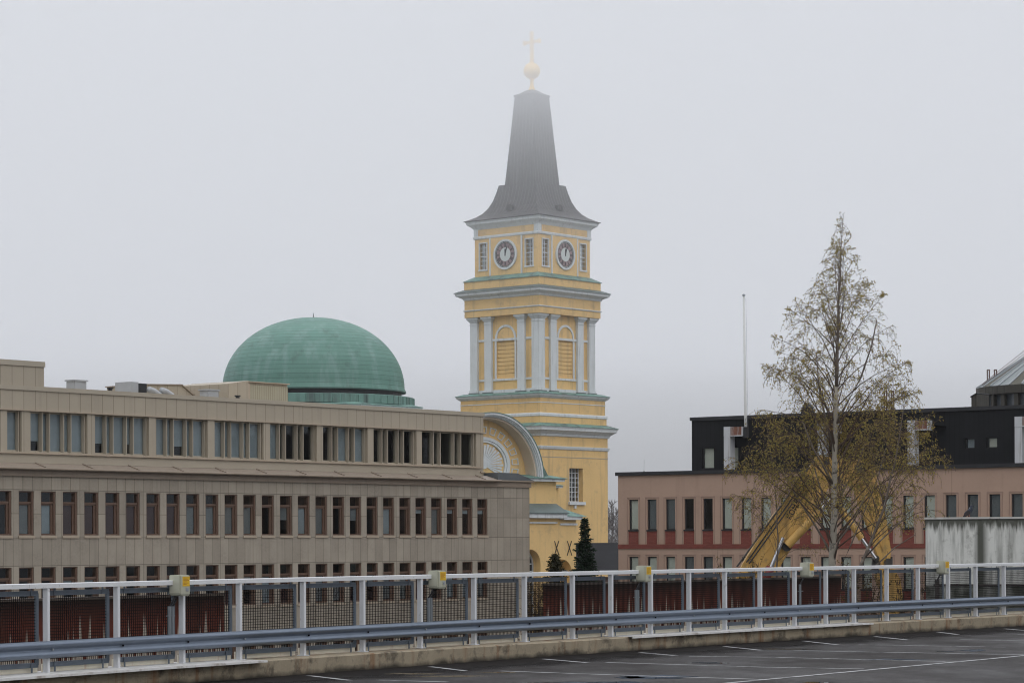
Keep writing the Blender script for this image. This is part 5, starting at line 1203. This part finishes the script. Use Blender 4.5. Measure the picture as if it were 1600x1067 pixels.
birch('leaning many stemmed birch right of the white birch trunk', 86.0, [(1330,1130),(1337,900),(1352,868),(1368,830),(1382,790),(1394,740),(1404,690),(1412,640),(1416,600)], hw2, 9, 34, .11,
      stems=[[(1334,960,0),(1312,890,.3),(1330,850,.5),(1352,795,.8),(1372,745,1.0),(1384,700,1.1)],[(1350,872,0),(1375,845,-.4),(1410,812,-.7),(1450,770,-.9)],[(1336,905,0),(1362,890,-.2),(1398,855,-.5),(1430,835,-.6)]], dens=.66, leaf=.06, bark='stem', zlow=860)
hw3 = interp([(640,.3),(700,1.1),(800,1.6),(900,1.6)])
birch('low bushy birch left of the white birch trunk before the pink windows', 93.0, [(1212,1110),(1214,900),(1216,840),(1212,780),(1206,720),(1200,680),(1196,650)], hw3, 21, 20, .06, dens=.7, leaf=.058, bark='stem')
# spruces by the church
MT['needles'] = leafmat('spruce_needles', [(.018,.032,.020),(.030,.048,.028),(.022,.036,.022)], trans=.05); MT['needles_brown'] = leafmat('brownish_spruce_needles', [(.06,.055,.03),(.045,.05,.028),(.09,.065,.035)], trans=.05)
MT['spruce_bark'] = mk('spruce_bark', (.06,.042,.03), .9, .3, 4)
def spruce(lab, px, ptop, Y, hw, seed, mat, taper=1.0, dens=1.0):
    rnd = random.Random(seed); top = at(px, ptop, Y); base = Vector((top.x, Y, GROUND)); H = top.z-GROUND
    t = thing('spruce_tree', lab, 'tree', tuple(base), 0); g = MB(); g.tube([(0,0,0),(0,0,H*.5),(0,0,H)], [.13,.08,.012], 8); g.build('trunk', MT['spruce_bark'], t)
    V = []; Fc = []; z = H - .12; 
    tiers = 0
    while z > .5:
        fr = (H-z)/H; Rr = hw(H-z)*rnd.uniform(.78,1.15); nb = 6 + int(Rr*7)
        for b in range(nb):
            az = rnd.uniform(0, 6.283); L_ = Rr*rnd.uniform(.65,1.12); k = max(4, int(L_*13*dens)); up = .35 if fr < .12 else .05
            for i in range(k):
                s = (i+.5)/k*L_; zz = z + up*s - .16*s*s/max(.3,L_) + .12*(s/L_)**3; c = Vector((math.cos(az)*s, math.sin(az)*s, zz)); wdt = .16*(1 - s/L_*.55)
                for _ in range(5):
                    d = Vector((math.cos(az)*.6 + rnd.gauss(0,.6), math.sin(az)*.6 + rnd.gauss(0,.6), rnd.gauss(-.1,.35))).normalized(); w_ = d.cross(Vector((rnd.gauss(0,1), rnd.gauss(0,1), 1))).normalized(); n = len(V); ln_ = wdt*rnd.uniform(.8,1.7)
                    V += [c - w_*.026, c + w_*.026, c + d*ln_ + w_*.018, c + d*ln_ - w_*.018]; Fc.append((n,n+1,n+2,n+3))
        z -= rnd.uniform(.07,.17)
    mesh_obj('crown', V, Fc, mat, t); return t
spruce('tall dark narrow spruce standing before the yellow church wall', 913.5, 810, 150, interp([(0,.08),(.5,.3),(1.2,.42),(2,.62),(3.2,.85),(5,1.0),(9,1.15)]), 3, MT['needles'], dens=1.0)
spruce('small brownish spruce standing left of the tall dark spruce', 867.5, 866, 120, interp([(0,.05),(.4,.28),(.9,.5),(1.6,.62),(3,.9),(6,1.1)]), 5, MT['needles_brown'], dens=.8)
# bare trees and a low house in the gap between tower and pink building
MT['grey_twig'] = mk('grey_twig', (.17,.155,.15), .9, .2, 2)
def bare(lab, px, ptop, Y, spread, seed):
    rnd = random.Random(seed); top = at(px, ptop, Y); base = Vector((top.x, Y, GROUND)); H = top.z-GROUND
    t = thing('bare_tree', lab, 'tree', tuple(base), 0, 'bare trees in the gap'); g = MB(); g.tube([(0,0,0),(0,0,H*.5),(rnd.gauss(0,.2),0,H)], [.22,.13,.03], 7); g.build('trunk', MT['grey_twig'], t)
    g = MB()
    for b in range(70):
        z = H*rnd.uniform(.3,1); az = rnd.uniform(0,6.283); L_ = spread*rnd.uniform(.5,1)*(1.25-z/H); p = Vector((0,0,z)); d = Vector((math.cos(az)*.7, math.sin(az)*.7, rnd.uniform(.6,1.1))).normalized(); q = [p]
        for i in range(4): d = (d + Vector((rnd.gauss(0,.15),rnd.gauss(0,.15),rnd.gauss(0,.1)))).normalized(); q.append(q[-1]+d*L_/4)
        g.tube(q, [.05,.04,.03,.022,.016], 3, cap=False)
        for s in range(9):
            i = rnd.randint(1,3); p2 = q[i].lerp(q[i+1], rnd.random()); d2 = (d + Vector((rnd.gauss(0,.7),rnd.gauss(0,.7),rnd.gauss(.1,.5)))).normalized(); g.tube([p2, p2+d2*L_*.2, p2+d2*L_*.38+Vector((0,0,.1))], [.024,.018,.012], 3, cap=False)
    g.build('branches', MT['grey_twig'], t)
bare('bare grey tree in the gap right of the tower, nearer the yellow wall', 956, 788, 320, 3.6, 1); bare('bare grey tree in the gap right of the tower, nearer the pink corner', 964.5, 798, 305, 3.2, 2); bare('faint bare tree farther back in the gap right of the tower', 949.5, 806, 345, 3.6, 3)
HO = at(958, 846, 230); t = thing('low_house', 'low dark roofed house seen in the gap below the bare trees', 'house', (HO.x, HO.y, GROUND), R(8))
zr = EYE - 4/F*230 - GROUND; MT['grey_roof'] = mk('grey_roof_sheet', (.028,.028,.03), .8, .2, .6, spec=.1); MT['brown_wall'] = mk('brown_boards', (.085,.055,.048), .8, .2, 1)
g = MB(); g.box(-9,9,0,8,0,4.9); g.build('wall', MT['brown_wall'], t); g = MB(); g.add([(-9.5,-.6,5.6),(9.5,-.6,5.6),(9.5,8.6,5.6),(-9.5,8.6,5.6),(-9.5,4,zr+.1),(9.5,4,zr+.1)], [(0,1,5,4),(3,4,5,2),(0,4,3),(1,2,5),(0,3,2,1)]); g.build('roof', MT['grey_roof'], t)
g = MB(); g.box(-9.4,9.4,-.62,-.5,5.45,5.62); g.build('fascia', MT['zinc'], t)
g = MB(); 
for x in (-6,-2,2,6): g.box(x-.6,x+.6,-.03,.02,2,3.4)
g.build('window', MT['clock_black'], t)
# shrubs and rubble seen through the mesh right of the red wall
MT['shrub_leaf'] = leafmat('shrub_leaf', [(.15,.10,.03),(.09,.075,.03),(.2,.13,.04)], trans=.3)
def shrub(lab, px, ptop, Y, hwid, seed):
    rnd = random.Random(seed); top = at(px, ptop, Y); base = Vector((top.x, Y, GROUND)); H = top.z-GROUND; t = thing('shrub', lab, 'shrub', tuple(base), 0, None)
    g = MB(); V = []; Fc = []
    for b in range(60):
        az = rnd.uniform(0,6.283); r = hwid*rnd.uniform(.2,1); h = H*rnd.uniform(.6,1.0); q = [Vector((rnd.gauss(0,.2),rnd.gauss(0,.2),0)), Vector((math.cos(az)*r*.35, math.sin(az)*r*.35, h*.5)), Vector((math.cos(az)*r, math.sin(az)*r, h))]
        g.tube(q, [.025,.018,.008], 3, cap=False)
        for s in range(22):
            i = rnd.randint(0,1); p = q[i].lerp(q[i+1], rnd.uniform(.3,1)); e = p + Vector((rnd.gauss(0,.25),rnd.gauss(0,.25),rnd.uniform(0,.5))); g.tube([p,e],[.008,.005],3,cap=False)
            for _ in range(3): leaf_quad(V, Fc, p.lerp(e, rnd.random()), .09, rnd)
    g.build('stems', MT['twig'], t); mesh_obj('foliage', V, Fc, MT['shrub_leaf'], t)
shrub('yellowish twiggy shrub behind the railing mesh left of the excavator bucket', 1336, 880, 82, 1.3, 1); shrub('brown twiggy shrub behind the railing mesh beside the mouldy wall', 1428, 895, 84, 1.2, 2); shrub('twiggy bush under the excavator boom, in front of the pink windows', 1160, 868, 92, 1.3, 3)
shrub('bare brownish bush at the foot of the yellow church wall beside the small spruce', 842, 905, 112, 1.0, 4)

# ================================================================ the fog
def fog():
    m = bpy.data.materials.new('low_fog'); m.use_nodes = True; t = m.node_tree; N = t.nodes; L = t.links; N.clear()
    o = N.new('ShaderNodeOutputMaterial'); v = N.new('ShaderNodeVolumePrincipled'); v.inputs['Color'].default_value = (.985,.99,1,1); v.inputs['Anisotropy'].default_value = 0.0
    g = N.new('ShaderNodeNewGeometry'); sp = N.new('ShaderNodeSeparateXYZ'); L.new(g.outputs['Position'], sp.inputs[0])
    a = N.new('ShaderNodeMath'); a.operation = 'MULTIPLY_ADD'; a.inputs[1].default_value = 1/6.2; a.inputs[2].default_value = -45/6.2; L.new(sp.outputs[2], a.inputs[0])
    e = N.new('ShaderNodeMath'); e.operation = 'EXPONENT'; L.new(a.outputs[0], e.inputs[0])
    b = N.new('ShaderNodeMath'); b.operation = 'MULTIPLY_ADD'; b.inputs[1].default_value = .027; b.inputs[2].default_value = .00004; L.new(e.outputs[0], b.inputs[0])
    mn = N.new('ShaderNodeMath'); mn.operation = 'MINIMUM'; mn.inputs[1].default_value = .029; L.new(b.outputs[0], mn.inputs[0]); L.new(mn.outputs[0], v.inputs['Density']); L.new(v.outputs[0], o.inputs['Volume']); return m
g = MB(); g.box(-400, 400, -80, 640, GROUND-1, 56); o = g.build('haze', fog()); tag(o, 'grey fog that thickens upwards round the tower', kind='stuff')
